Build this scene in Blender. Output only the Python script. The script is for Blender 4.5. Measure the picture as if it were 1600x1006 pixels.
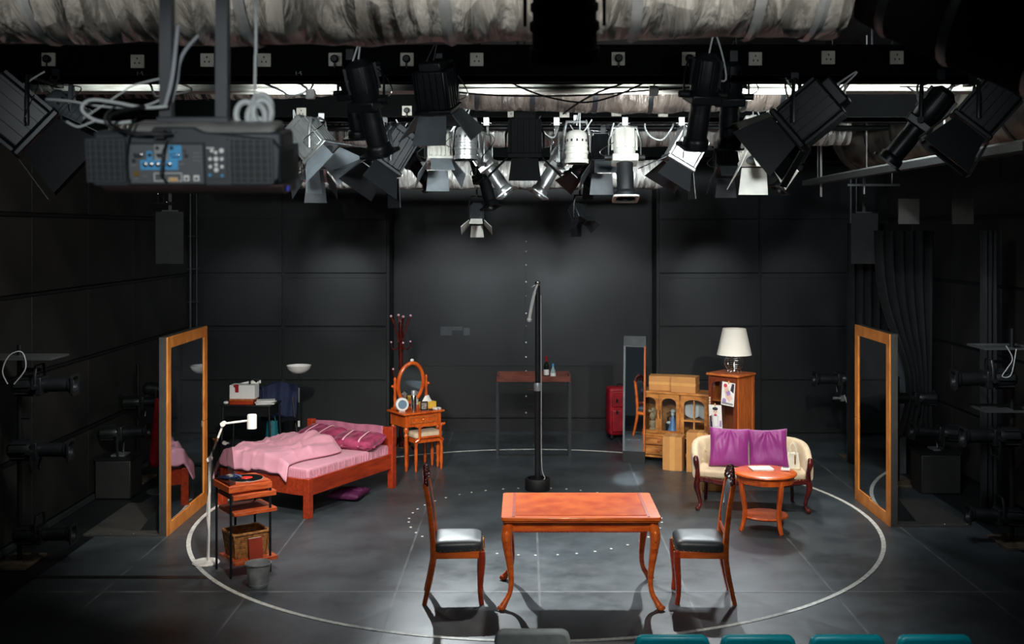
import bpy, bmesh, math, random
from mathutils import Vector, Matrix, noise

for o in list(bpy.data.objects): bpy.data.objects.remove(o)
C = bpy.context.scene.collection
S = bpy.context.scene
PI = math.pi
R = math.radians
random.seed(7)

# ------------------------------------------------------------------ camera
F = 1697.0; VX = 820.0; VY = 360.0; CH = 3.2
cam = bpy.data.cameras.new('camera'); camo = bpy.data.objects.new('camera', cam); C.objects.link(camo)
camo.location = (0, 0, CH); camo.rotation_euler = (R(90), 0, 0)
cam.sensor_width = 36; cam.lens = F/1600*36
cam.shift_x = -(VX-800)/1600; cam.shift_y = -(503-VY)/1600
cam.dof.use_dof = True; cam.dof.focus_distance = 11.5; cam.dof.aperture_fstop = 3.6
S.camera = camo
def P(px, py, Y): return Vector(((px-VX)/F*Y, Y, CH-(py-VY)/F*Y))
def G(px, py, z=0.0):
    Y = (CH-z)*F/(py-VY); return Vector(((px-VX)/F*Y, Y, z))

# ------------------------------------------------------------------ world and view
w = bpy.data.worlds.new('world'); S.world = w; w.use_nodes = True
w.node_tree.nodes['Background'].inputs[0].default_value = (0.70, 0.88, 1.0, 1)
w.node_tree.nodes['Background'].inputs[1].default_value = 0.03
S.view_settings.view_transform = 'Standard'; S.view_settings.look = 'None'
S.view_settings.gamma = 1.0; S.view_settings.use_curve_mapping = False
S.view_settings.exposure = 0.0

def spot(name, loc, target, power, size=45, blend=0.5, rad=0.06, col=(1, 0.97, 0.92)):
    l = bpy.data.lights.new(name, 'SPOT'); l.energy = power; l.spot_size = R(size); l.spot_blend = blend
    l.shadow_soft_size = rad; l.color = col
    o = bpy.data.objects.new(name, l); C.objects.link(o); o.location = loc
    d = Vector(target)-Vector(loc); o.rotation_euler = d.to_track_quat('-Z', 'Y').to_euler()
    return o
WARM = (1, 0.95, 0.87); COOL = (0.90, 0.97, 1.0)
# front lamps behind the front rail and over the audience
spot('front_lamp', (-1.7, 7.55, 3.75), (-2.5, 12.6, 0.4), 820, 48, 0.8, 0.06, WARM)
spot('front_lamp', (-1.5, 7.55, 3.75), (-2.6, 10.1, 0.4), 330, 44, 0.9, 0.06, WARM)  # added to brighten the bucket and record stand
spot('front_lamp', (0.25, 4.6, 4.7), (0.45, 10.0, 0.5), 800, 26, 0.8, 0.06, WARM)
spot('front_lamp', (2.5, 7.55, 3.75), (2.5, 13.2, 0.4), 950, 44, 0.8, 0.06, WARM)
spot('front_lamp', (-0.6, 7.55, 3.7), (-1.4, 14.6, 0.5), 520, 24, 0.8, 0.06, WARM)
spot('front_lamp', (0.7, 7.55, 3.7), (1.9, 14.6, 0.5), 760, 24, 0.8, 0.06, WARM)
spot('front_lamp', (0.9, 7.55, 3.7), (1.33, 13.95, 0.0), 9000, 3.6, 0.7, 0.01, COOL)  # added narrow beam standing in for the mirror's reflection on the floor
# stage rig: top light, back light
spot('top_lamp', (-1.9, 10.6, 3.6), (-2.2, 12.2, 0), 280, 85, 0.9, 0.08, WARM)
spot('top_lamp', (0.3, 11.6, 3.6), (0.4, 10.6, 0), 360, 90, 0.9, 0.1)
spot('top_lamp', (2.5, 11.6, 3.6), (2.5, 12.8, 0), 280, 85, 0.9, 0.08, WARM)
spot('back_lamp', (-1.35, 13.6, 3.68), (0.6, 9.5, 0.2), 1800, 44, 1.0, 0.04, COOL)
spot('back_lamp', (1.9, 13.7, 3.7), (0.9, 9.9, 0.2), 550, 50, 0.8, 0.05, COOL)
spot('back_lamp', (-2.6, 13.2, 3.7), (-1.9, 11.2, 0.2), 170, 60, 0.9, 0.3, COOL)
spot('back_lamp', (3.2, 14.6, 3.7), (2.5, 11.8, 0.2), 260, 56, 0.9, 0.2, COOL)
# lamps washing the walls
for x, t, p in ((-1.1, -1.2, 230), (0.1, 0.0, 230), (1.2, 1.1, 230)): spot('wall_wash', (x, 13.0, 3.62), (t, 17.4, 2.0), p, 32, 1.0, 0.1, COOL)
for x, t, p in ((-2.6, -2.9, 250), (-3.6, -4.3, 130), (2.5, 2.9, 250), (3.5, 4.2, 130)): spot('wall_wash', (x, 13.0, 3.62), (t, 16.8, 2.2), p, 24, 1.0, 0.1, COOL)
spot('wall_wash', (-2.6, 8.4, 3.7), (-5.1, 11.6, 2.2), 130, 80, 1.0, 0.2, WARM)  # added to lift the left wall panels
spot('wall_wash', (2.9, 9.0, 3.5), (5.0, 12.2, 1.2), 210, 60, 1.0, 0.2, COOL)  # added side fill so the right boom lanterns show
spot('wall_wash', (-2.9, 9.0, 3.5), (-4.8, 11.8, 0.9), 200, 50, 1.0, 0.2, COOL)  # added side fill so the left boom lanterns show
# spots added among the rails to brighten beam, ducts and lanterns
for x, y, z, t, p in [(-1.75, 7.65, 4.02, (-1.3, 11, 3.95), 200), (-0.2, 7.65, 4.05, (-.2, 11, 3.95), 110), (0.75, 7.65, 4.02, (.7, 11, 3.95), 160), (1.8, 7.7, 4.05, (1.7, 11, 4.0), 200)]:
    spot('rig_fill', (x, y, z), t, p, 110, 0.9, 0.1, COOL)
for x in (-1.9, 0.0, 1.3): spot('rig_fill', (x, 12.7, 4.25), (x, 14.2, 3.9), 130, 130, 0.9, 0.08, COOL)
for x, p in ((-2.9, 18), (-1.55, 26), (1.75, 10), (2.45, 30), (3.0, 30)): spot('rig_fill', (x, 7.5, 4.5), (x, 7.95, 4.3), p, 110, 0.9, 0.05, COOL)
spot('rig_fill', (3.0, 8.2, 4.6), (3.9, 9.6, 4.2), 220, 110, 0.9, 0.05, COOL)
for x, p in ((-1.85, 26), (-1.1, 22), (-0.3, 36), (0.35, 44), (0.95, 34)): spot('house_fill', (x, 3.05, 4.14), (x, 3.75, 4.06), p, 76, 0.9, 0.06, (1, 0.97, 0.9))  # spots added close to the big foil duct for patchy brightness
for x in (-2.0, -0.4, 1.5): spot('house_fill', (x, 4.6, 4.0), (x*1.1, 7.1, 4.2), 34, 100, 0.9, 0.08, COOL)  # added to brighten the front rail's sockets and lanterns
spot('house_fill', (-0.5, 0.3, 3.7), (-0.83, 2.8, 3.38), 150, 24, 0.6, 0.05, COOL)  # added to brighten the projector's rear
spot('house_fill', (1.2, 4.6, 4.0), (1.2, 6.1, 1), 240, 56, 0.8, 0.2, COOL)  # added to brighten the teal seats

# ------------------------------------------------------------------ materials
def lin(c): return tuple(((v/255)/12.92 if v/255 <= 0.04045 else ((v/255+0.055)/1.055)**2.4) for v in c)
MATS = {}
def mat(name, rgb, rough=0.5, metal=0.0, var=0.15, scale=8.0, bump=0.0, bscale=60.0, stretch=(1, 1, 1), coat=0.0, sheen=0.0, rgb2=None, detail=4, spec=0.5, trans=0.0):
    if name in MATS: return MATS[name]
    m = bpy.data.materials.new(name); m.use_nodes = True; nt = m.node_tree; N = nt.nodes; L = nt.links
    b = N['Principled BSDF']
    b.inputs['Roughness'].default_value = rough; b.inputs['Metallic'].default_value = metal
    b.inputs['Specular IOR Level'].default_value = spec
    if coat: b.inputs['Coat Weight'].default_value = coat; b.inputs['Coat Roughness'].default_value = 0.12
    if sheen: b.inputs['Sheen Weight'].default_value = sheen; b.inputs['Sheen Roughness'].default_value = 0.4
    if trans: b.inputs['Transmission Weight'].default_value = trans
    tc = N.new('ShaderNodeTexCoord'); mp = N.new('ShaderNodeMapping'); mp.inputs['Scale'].default_value = stretch
    L.new(tc.outputs['Object'], mp.inputs[0])
    nz = N.new('ShaderNodeTexNoise'); nz.inputs['Scale'].default_value = scale; nz.inputs['Detail'].default_value = detail
    L.new(mp.outputs[0], nz.inputs['Vector'])
    rp = N.new('ShaderNodeValToRGB'); c = lin(rgb)
    c2 = lin(rgb2) if rgb2 else tuple(v*(1-2*var) for v in c)
    rp.color_ramp.elements[0].position = 0.32; rp.color_ramp.elements[1].position = 0.68
    rp.color_ramp.elements[0].color = (*c2, 1); rp.color_ramp.elements[1].color = (*c, 1)
    L.new(nz.outputs[0], rp.inputs[0]); L.new(rp.outputs[0], b.inputs['Base Color'])
    if bump:
        n2 = N.new('ShaderNodeTexNoise'); n2.inputs['Scale'].default_value = bscale; n2.inputs['Detail'].default_value = 3
        L.new(mp.outputs[0], n2.inputs['Vector'])
        bp = N.new('ShaderNodeBump'); bp.inputs['Strength'].default_value = bump; bp.inputs['Distance'].default_value = 0.01
        L.new(n2.outputs[0], bp.inputs['Height']); L.new(bp.outputs[0], b.inputs['Normal'])
    MATS[name] = m; return m
def glassmat(name, tint=(0.9, 0.95, 0.97), amount=0.08):
    m = bpy.data.materials.new(name); m.use_nodes = True; nt = m.node_tree; N = nt.nodes; L = nt.links
    N.remove(N['Principled BSDF'])
    tr = N.new('ShaderNodeBsdfTransparent'); tr.inputs[0].default_value = (*tint, 1)
    gl = N.new('ShaderNodeBsdfGlossy'); gl.inputs['Roughness'].default_value = 0.03
    nz = N.new('ShaderNodeTexNoise'); nz.inputs['Scale'].default_value = 3
    mr = N.new('ShaderNodeMapRange'); mr.inputs[3].default_value = amount*0.7; mr.inputs[4].default_value = amount*1.3
    mx = N.new('ShaderNodeMixShader')
    L.new(nz.outputs[0], mr.inputs[0]); L.new(mr.outputs[0], mx.inputs[0]); L.new(tr.outputs[0], mx.inputs[1]); L.new(gl.outputs[0], mx.inputs[2])
    L.new(mx.outputs[0], N['Material Output'].inputs[0]); MATS[name] = m; return m

WOODO = mat('wood_orange', (234, 114, 38), 0.3, scale=5, rgb2=(198, 78, 22), stretch=(1.2, 6, 6), coat=0.5, bump=0.03)
WOODR = mat('wood_red', (178, 62, 30), 0.34, scale=5, rgb2=(134, 40, 18), stretch=(1, 6, 5), coat=0.4)
WOODV = mat('wood_vanity', (222, 104, 34), 0.3, scale=6, rgb2=(178, 66, 18), stretch=(4, 4, 1), coat=0.4)
WOODD = mat('wood_dark_red', (96, 22, 18), 0.25, scale=6, rgb2=(54, 10, 10), stretch=(3, 3, 1), coat=0.6)
WOODP = mat('wood_pine', (206, 140, 72), 0.42, scale=7, rgb2=(150, 90, 40), stretch=(1, 5, 2.5), coat=0.2)
WOODC = mat('wood_cabinet', (200, 110, 54), 0.35, scale=5, rgb2=(156, 76, 32), stretch=(6, 6, 1), coat=0.3)  # lightened to put side light into the tall cabinet's wood
WOODF = mat('wood_frame', (222, 142, 62), 0.45, scale=5, rgb2=(188, 108, 40), stretch=(5, 1.5, 1.2))
WOODT = mat('wood_cart', (200, 96, 48), 0.4, scale=9, rgb2=(146, 56, 26), stretch=(1, 5, 5), coat=0.2)
LEATHER = mat('black_leather', (60, 66, 71), 0.42, scale=14, bump=0.12, bscale=120)
BLACKM = mat('black_metal', (26, 27, 29), 0.42, metal=0.3, scale=12)
BLACKP = mat('black_paint', (22, 25, 27), 0.5, scale=6, var=0.2)
FIXB = mat('fixture_black', (32, 34, 36), 0.38, metal=0.2, scale=10)
FIXS = mat('fixture_silver', (170, 172, 170), 0.32, metal=0.75, scale=10, bump=0.03)
FIXC = mat('fixture_cream', (206, 204, 194), 0.5, scale=6)
FIXG = mat('fixture_grey', (112, 120, 124), 0.5, scale=8)
CHROME = mat('chrome', (205, 206, 205), 0.2, metal=1.0, var=0.05)
STEEL = mat('galvanised', (178, 182, 184), 0.38, metal=0.4, scale=14, bump=0.05)
BRASS = mat('brass', (196, 150, 80), 0.3, metal=0.9)
WHITE = mat('white_enamel', (226, 224, 218), 0.4, var=0.04)
PAPER = mat('paper', (232, 231, 226), 0.7, var=0.03)
CREAM = mat('cream_fabric', (212, 192, 160), 0.7, scale=20, var=0.07, bump=0.08, bscale=200, sheen=0.2)
PURPLE = mat('purple_velvet', (136, 36, 118), 0.5, scale=3, rgb2=(122, 30, 106), bump=0.05, bscale=30, sheen=0.25)
PINK = mat('pink_sheet', (214, 150, 168), 0.55, scale=6, var=0.06, bump=0.06, bscale=30, sheen=0.25)
SATIN = mat('wine_satin', (168, 70, 104), 0.22, scale=9, rgb2=(110, 30, 62), bump=0.7, bscale=18, sheen=0.2)
PINKL = mat('pink_trim', (236, 178, 192), 0.5, var=0.05)
CARD = mat('cardboard', (196, 138, 78), 0.75, scale=10, var=0.06, bump=0.04)
TAPE = mat('parcel_tape', (214, 160, 92), 0.35, var=0.04)
WICKER = mat('wicker', (176, 122, 66), 0.6, scale=30, rgb2=(112, 66, 30), bump=0.2)
RED = mat('red_nylon', (176, 14, 34), 0.55, scale=8, rgb2=(120, 6, 22), bump=0.15, bscale=30)
NAVY = mat('navy_cloth', (34, 44, 78), 0.8, scale=9, bump=0.1)
TEAL = mat('teal_plastic', (0, 138, 150), 0.4, var=0.08)
DEEP = mat('deep_black', (7, 8, 8), 0.9, spec=0.05, var=0.1)
RUBBER = mat('black_rubber', (14, 14, 15), 0.6)
GREYM = mat('grey_metal', (120, 122, 124), 0.45, metal=0.4)
PROJ = mat('projector_shell', (46, 50, 54), 0.5, scale=20, var=0.06, bump=0.04, bscale=300)
PROJD = mat('projector_base', (96, 76, 70), 0.5)  # warm floor bounce on the underside put into the colour
PROJG = mat('projector_panel', (78, 80, 82), 0.5, var=0.04)
BLUE = mat('blue_plastic', (64, 150, 200), 0.5, var=0.05)
TAPEW = mat('white_tape', (222, 222, 214), 0.6, scale=22, rgb2=(176, 178, 174))
DRAPE = mat('black_drape', (24, 27, 29), 0.9, scale=5, var=0.2, bump=0.1)
CABW = mat('white_cable', (190, 192, 190), 0.5, var=0.05)
def foilmat(name, c, c2, rough):
    m = mat(name, c, rough, metal=0.35, scale=4, rgb2=c2, detail=6); nt = m.node_tree; N = nt.nodes; L = nt.links; b = N['Principled BSDF']
    tc = N.new('ShaderNodeTexCoord'); mp = N.new('ShaderNodeMapping'); mp.inputs['Scale'].default_value = (7, 1.6, 1.6); L.new(tc.outputs['Object'], mp.inputs[0])
    nz = N.new('ShaderNodeTexNoise'); nz.inputs['Scale'].default_value = 1.6; nz.inputs['Detail'].default_value = 5; nz.inputs['Distortion'].default_value = 0.6; L.new(mp.outputs[0], nz.inputs['Vector'])
    vo = N.new('ShaderNodeTexVoronoi'); vo.inputs['Scale'].default_value = 2.2; L.new(mp.outputs[0], vo.inputs['Vector'])
    ad = N.new('ShaderNodeMath'); ad.operation = 'MULTIPLY_ADD'; L.new(nz.outputs[0], ad.inputs[0]); ad.inputs[1].default_value = 1.4; L.new(vo.outputs[0], ad.inputs[2])
    bp = N.new('ShaderNodeBump'); bp.inputs['Strength'].default_value = 0.8; bp.inputs['Distance'].default_value = 0.08
    L.new(ad.outputs[0], bp.inputs['Height']); L.new(bp.outputs[0], b.inputs['Normal']); return m
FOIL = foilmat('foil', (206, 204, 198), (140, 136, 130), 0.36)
FOILD = foilmat('foil_brown', (104, 94, 86), (50, 44, 42), 0.42)  # darker, browner foil colours
BEAMW = mat('white_beam', (222, 222, 212), 0.6, scale=6, rgb2=(168, 166, 150), stretch=(1, 6, 6))
ALU = mat('aluminium', (120, 122, 122), 0.4, metal=0.7, scale=3, stretch=(1, 10, 10))
MIRROR = mat('mirror_glass', (205, 212, 216), 0.02, metal=1.0, var=0.02)
MIRRORD = mat('dark_mirror_glass', (150, 158, 166), 0.03, metal=1.0, var=0.04, scale=2)
GLASS = glassmat('clear_glass')
ACRYL = glassmat('acrylic', (0.66, 0.62, 0.62), 0.22)
LAMPW = mat('lamp_shade', (238, 234, 222), 0.8, var=0.02)

def floormat(name, c, c2):
    m = mat(name, c, 0.34, scale=1.7, rgb2=c2, detail=8, bump=0.03, bscale=40)
    nt = m.node_tree; N = nt.nodes; L = nt.links; b = N['Principled BSDF']
    nz = N.new('ShaderNodeTexNoise'); nz.inputs['Scale'].default_value = 2.3; nz.inputs['Detail'].default_value = 9; nz.inputs['Roughness'].default_value = 0.7
    mr = N.new('ShaderNodeMapRange'); mr.inputs[1].default_value = 0.3; mr.inputs[2].default_value = 0.7; mr.inputs[3].default_value = 0.28; mr.inputs[4].default_value = 0.52
    tc = N.new('ShaderNodeTexCoord'); L.new(tc.outputs['Object'], nz.inputs['Vector'])
    L.new(nz.outputs[0], mr.inputs[0]); L.new(mr.outputs[0], b.inputs['Roughness'])
    old = b.inputs['Base Color'].links[0].from_socket
    sc = N.new('ShaderNodeTexNoise'); sc.inputs['Scale'].default_value = 9; sc.inputs['Detail'].default_value = 12; sc.inputs['Roughness'].default_value = 0.75; L.new(tc.outputs['Object'], sc.inputs['Vector'])
    m2 = N.new('ShaderNodeMapping'); m2.inputs['Scale'].default_value = (1, 6, 1); m2.inputs['Rotation'].default_value = (0, 0, 0.5); L.new(tc.outputs['Object'], m2.inputs[0])
    s2 = N.new('ShaderNodeTexNoise'); s2.inputs['Scale'].default_value = 5; s2.inputs['Detail'].default_value = 10; s2.inputs['Roughness'].default_value = 0.7; L.new(m2.outputs[0], s2.inputs['Vector'])
    ml = N.new('ShaderNodeMath'); ml.operation = 'MULTIPLY'; L.new(sc.outputs[0], ml.inputs[0]); L.new(s2.outputs[0], ml.inputs[1])
    rg = N.new('ShaderNodeMapRange'); rg.inputs[1].default_value = 0.33; rg.inputs[2].default_value = 0.46; rg.inputs[3].default_value = 0; rg.inputs[4].default_value = 0.8; L.new(ml.outputs[0], rg.inputs[0])
    mx = N.new('ShaderNodeMix'); mx.data_type = 'RGBA'; L.new(rg.outputs[0], mx.inputs[0]); L.new(old, mx.inputs[6]); mx.inputs[7].default_value = (0.16, 0.18, 0.19, 1)
    L.new(mx.outputs[2], b.inputs['Base Color']); return m
FLOOR = floormat('black_vinyl', (66, 74, 78), (46, 51, 55))
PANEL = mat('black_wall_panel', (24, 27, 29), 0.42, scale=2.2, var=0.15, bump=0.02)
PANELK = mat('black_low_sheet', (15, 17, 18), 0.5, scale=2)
PANELS = mat('side_wall_panel', (42, 41, 38), 0.5, scale=1.6, rgb2=(24, 24, 24), detail=6)

# ------------------------------------------------------------------ mesh helpers
def frame_of(d, up=(0, 0, 1)):
    d = Vector(d).normalized(); up = Vector(up)
    s = d.cross(up)
    if s.length < 1e-4: s = d.cross(Vector((0, 1, 0)))
    s.normalize(); u = s.cross(d).normalized(); return d, s, u
class MB:
    def __init__(self): self.v = []; self.f = []
    def add(self, vs, fs):
        n = len(self.v); self.v += [tuple(p) for p in vs]; self.f += [tuple(i+n for i in q) for q in fs]; return self
    def box(self, c, s, M=None):
        c = Vector(c); h = Vector(s)/2
        ps = [Vector((x*h.x, y*h.y, z*h.z)) for x in (-1, 1) for y in (-1, 1) for z in (-1, 1)]
        if M is not None: ps = [M @ p for p in ps]
        return self.add([c+p for p in ps], [(0, 1, 3, 2), (4, 6, 7, 5), (0, 4, 5, 1), (2, 3, 7, 6), (0, 2, 6, 4), (1, 5, 7, 3)])
    def bx(self, x0, x1, y0, y1, z0, z1): return self.box(((x0+x1)/2, (y0+y1)/2, (z0+z1)/2), (abs(x1-x0), abs(y1-y0), abs(z1-z0)))
    def obox(self, c, fr, s):
        a, b, d = fr; M = Matrix((a, b, d)).transposed(); return self.box(c, s, M)
    def sweep(self, pts, rads, n=8, caps=True, up=None, closed=False):
        pts = [Vector(p) for p in pts]; m = len(pts)
        if not isinstance(rads, (list, tuple)): rads = [rads]*m
        ref = None; rings = []
        for i, p in enumerate(pts):
            if closed: t = pts[(i+1) % m]-pts[i-1]
            else: t = pts[min(i+1, m-1)]-pts[max(i-1, 0)]
            t = t.normalized() if t.length > 1e-9 else Vector((0, 0, 1))
            if up is not None: ref = Vector(up)
            elif ref is None: ref = Vector((0, 0, 1)) if abs(t.z) < 0.9 else Vector((1, 0, 0))
            a = ref - t*ref.dot(t)
            if a.length < 1e-5: a = t.orthogonal()
            a.normalize(); b = t.cross(a); ref = a
            r = rads[i]; ra, rb = r if isinstance(r, (tuple, list)) else (r, r)
            rings.append([p + a*ra*math.cos(2*PI*k/n) + b*rb*math.sin(2*PI*k/n) for k in range(n)])
        vs = [q for g in rings for q in g]; fs = []
        for i in range(m if closed else m-1):
            j = (i+1) % m
            for k in range(n): fs.append((i*n+k, i*n+(k+1) % n, j*n+(k+1) % n, j*n+k))
        if caps and not closed: fs.append(tuple(range(n))[::-1]); fs.append(tuple((m-1)*n+k for k in range(n)))
        return self.add(vs, fs)
    def cyl(self, p0, p1, r0, r1=None, n=12): return self.sweep([p0, p1], [r0, r0 if r1 is None else r1], n)
    def lathe(self, prof, n=20, o=(0, 0, 0), d=(0, 0, 1), caps=True):
        o = Vector(o); d, s, u = frame_of(d); m = len(prof)
        vs = [o+d*z+(s*math.cos(2*PI*k/n)+u*math.sin(2*PI*k/n))*max(r, 1e-4) for r, z in prof for k in range(n)]
        fs = [(i*n+k, i*n+(k+1) % n, (i+1)*n+(k+1) % n, (i+1)*n+k) for i in range(m-1) for k in range(n)]
        if caps: fs += [tuple(range(n))[::-1], tuple((m-1)*n+k for k in range(n))]
        return self.add(vs, fs)
    def ball(self, c, r, nu=12, nv=8):
        r = r if isinstance(r, (tuple, list)) else (r, r, r); c = Vector(c); vs = []; fs = []
        for i in range(nv+1):
            t = PI*i/nv
            for k in range(nu):
                a = 2*PI*k/nu; vs.append(c+Vector((r[0]*max(math.sin(t), 1e-3)*math.cos(a), r[1]*max(math.sin(t), 1e-3)*math.sin(a), -r[2]*math.cos(t))))
        for i in range(nv):
            for k in range(nu): fs.append((i*nu+k, i*nu+(k+1) % nu, (i+1)*nu+(k+1) % nu, (i+1)*nu+k))
        return self.add(vs, fs)
    def prism(self, poly, z0, z1, M=None):
        M = M or Matrix.Identity(4); n = len(poly)
        vs = [M @ Vector((x, y, z)) for z in (z0, z1) for x, y in poly]
        fs = [(k, (k+1) % n, n+(k+1) % n, n+k) for k in range(n)]+[tuple(range(n))[::-1], tuple(range(n, 2*n))]
        return self.add(vs, fs)
    def ring(self, outer, inner, z0, z1, M=None):
        M = M or Matrix.Identity(4); n = len(outer)
        vs = [M @ Vector((x, y, z)) for z in (z0, z1) for L in (outer, inner) for x, y in L]; fs = []
        for k in range(n):
            j = (k+1) % n
            fs += [(k, n+k, n+j, j), (2*n+k, 2*n+j, 3*n+j, 3*n+k), (k, j, 2*n+j, 2*n+k), (n+k, 3*n+k, 3*n+j, n+j)]
        return self.add(vs, fs)
    def grid(self, nu, nv, fn, wrapu=False, wrapv=False):
        vs = [fn(i/(nu if wrapu else nu-1), j/(nv if wrapv else nv-1)) for i in range(nu) for j in range(nv)]; fs = []
        for i in range(nu if wrapu else nu-1):
            for j in range(nv if wrapv else nv-1):
                a, b = (i+1) % nu, (j+1) % nv; fs.append((i*nv+j, a*nv+j, a*nv+b, i*nv+b))
        return self.add(vs, fs)
    def build(self, name, m, parent=None, label=None, bevel=0, loc=None, kind=None, smooth=40, solid=0, segs=2, sub=0):
        me = bpy.data.meshes.new(name); me.from_pydata(self.v, [], self.f); me.validate()
        bm = bmesh.new(); bm.from_mesh(me); bmesh.ops.recalc_face_normals(bm, faces=bm.faces); bm.to_mesh(me); bm.free()
        me.materials.append(m)
        for p in me.polygons: p.use_smooth = True
        me.set_sharp_from_angle(angle=R(smooth))
        o = bpy.data.objects.new(name, me); C.objects.link(o)
        if parent is not None: o.parent = parent
        if loc is not None: o.location = loc
        if label: o['label'] = label
        if kind: o['kind'] = kind
        if solid: q = o.modifiers.new('s', 'SOLIDIFY'); q.thickness = solid
        if bevel: q = o.modifiers.new('b', 'BEVEL'); q.width = bevel; q.segments = segs; q.limit_method = 'ANGLE'; q.angle_limit = R(35)
        if sub: q = o.modifiers.new('u', 'SUBSURF'); q.levels = sub; q.render_levels = sub
        return o
def tag(o, label, cat, group=None, kind=None):
    if label: o['label'] = label
    if cat: o['category'] = cat
    if group: o['group'] = group
    if kind: o['kind'] = kind
    return o
def thing(name, label, cat, loc=(0, 0, 0), rz=0, group=None):
    o = bpy.data.objects.new(name, None); C.objects.link(o); o.empty_display_size = 0.1
    o.location = loc; o.rotation_euler = (0, 0, R(rz)); return tag(o, label, cat, group)
def clone(o, parent=None, loc=None):
    c = o.copy(); C.objects.link(c)
    if parent is not None: c.parent = parent
    if loc is not None: c.location = loc
    return c
def clone_tree(o, loc, rz, label):
    r = clone(o, None, loc); r.rotation_euler = (0, 0, R(rz)); r['label'] = label
    for ch in list(o.children):
        c = clone(ch, r)
        for g in list(ch.children): clone(g, c)
    return r
def struct(mb, name, m, label=None, **k):
    o = mb.build(name, m, **k); o['kind'] = 'structure'
    if label: o['label'] = label
    return o
def catmull(pts, n=6):
    pts = [Vector(p) for p in pts]; out = []
    for i in range(len(pts)-1):
        a, b, c, d = pts[max(i-1, 0)], pts[i], pts[i+1], pts[min(i+2, len(pts)-1)]
        for k in range(n):
            t = k/n; out.append(0.5*((2*b)+(c-a)*t+(2*a-5*b+4*c-d)*t*t+(3*b-a-3*c+d)*t**3))
    return out+[pts[-1]]
def lerp_list(xs, n):
    out = []
    for i in range(len(xs)-1):
        for k in range(n):
            t = k/n; out.append(xs[i]+(xs[i+1]-xs[i])*t)
    return out+[xs[-1]]
XZ = Matrix(((1, 0, 0, 0), (0, 0, 1, 0), (0, 1, 0, 0), (0, 0, 0, 1)))     # polygon in x,z, depth along +y
YZ = Matrix(((0, 0, 1, 0), (1, 0, 0, 0), (0, 1, 0, 0), (0, 0, 0, 1)))     # polygon in y,z, depth along +x

# ------------------------------------------------------------------ the room
floor = struct(MB().bx(-5.9, 5.9, 2.5, 17.6, -0.08, -0.007), 'floor', BLACKP, 'black stage floor laid with dark vinyl mats')
seams = [-4.55, -3.74, -2.44, -1.14, 0.13, 1.43, 2.73, 4.05, 4.95]
for i in range(len(seams)-1):
    for y0, y1 in ((2.6, 6.4), (6.4, 9.62), (9.62, 17.3)):
        x0, x1 = seams[i]+0.004, seams[i+1]-0.004
        MB().bx(x0, x1, y0+0.003, y1-0.003, -0.0065, 0).build('floor_mat', FLOOR, floor)
for s in seams[1:-1]:
    MB().bx(s-0.011, s+0.011, 2.6, 17.3, -0.001, 0.0012).build('seam_tape', mat('seam_tape', (92, 96, 98), 0.5, scale=3, rgb2=(52, 55, 58)), floor)
MB().bx(-4.5, 4.9, 9.60, 9.64, -0.001, 0.0013).build('seam_tape', MATS['seam_tape'], floor)
MB().bx(-4.6, -4.5, 2.6, 17.3, -0.001, 0.002).build('edge_tape', mat('edge_tape', (24, 25, 26), 0.35), floor)
MB().bx(-4.6, -2.9, 9.98, 10.06, 0.0, 0.003).build('cable_tape', MATS['edge_tape'], floor)

rows = [0.06, 0.88, 1.71, 2.53, 3.36, 4.2, 5.0]
wl = struct(MB().bx(-5.9, -5.18, 3, 17.6, 0, 5.2), 'wall_left', BLACKP, 'black panelled side wall on the left')
me = MB().bx(-0.02, 0.02, -0.735, 0.735, -0.395, 0.395)
pp = None
for k in range(6):
    for j in range(5):
        zc = (rows[j]+rows[j+1])/2; yc = 8.4+1.47*k+0.735
        if pp is None: pp = me.build('wall_panel', PANELS, wl, bevel=0.008, loc=(-5.165, yc, zc))
        else: clone(pp, wl, (-5.165, yc, zc))
for z in rows[1:5]: MB().bx(-5.16, -5.125, 6, 17, z-0.014, z+0.014).build('wall_rail', BLACKM, wl)
wr = struct(MB().bx(5.65, 5.95, 3, 17.6, 0, 5.2), 'wall_right', BLACKP, 'black panelled side wall on the right')
for k in range(6):
    for j in range(5): clone(pp, wr, (5.635, 8.4+1.47*k+0.735, (rows[j]+rows[j+1])/2))
wb = struct(MB().bx(-5.9, -2.1, 16.82, 17.6, 0, 5.2).bx(2.04, 5.9, 16.82, 17.6, 0, 5.2).bx(-2.1, 2.04, 17.42, 17.6, 0, 5.2), 'wall_back', BLACKP, 'black panelled back wall with a recessed middle')
def backpanel(x0, x1, y):
    for j in range(6):
        z0, z1 = rows[j]+0.02, rows[j+1]-0.012
        o = MB().bx(x0+0.02, x1-0.02, y-0.03, y, z0, z1).build('wall_panel', PANEL, wb, bevel=0.006)
        MB().ring([(x0+.02, z0), (x1-.02, z0), (x1-.02, z1), (x0+.02, z1)], [(x0+.07, z0+.05), (x1-.07, z0+.05), (x1-.07, z1-.05), (x0+.07, z1-.05)], y-0.042, y-0.028, XZ).build('panel_frame', PANEL, o)
for a, b in ((-5.15, -3.73), (-3.73, -2.12), (2.06, 3.63), (3.63, 5.13)): backpanel(a, b, 16.81)
for i, (a, b) in enumerate(((-2.08, 0.01), (0.01, 2.02))):
    for z0, z1 in ((0.22, 1.03), (1.03, 3.3), (3.3, 5.0)):
        MB().bx(a+0.003, b-0.003, 17.395, 17.42, z0+0.002, z1-0.002).build('wall_sheet', PANEL if z0 > 1 else PANELK, wb)
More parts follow.
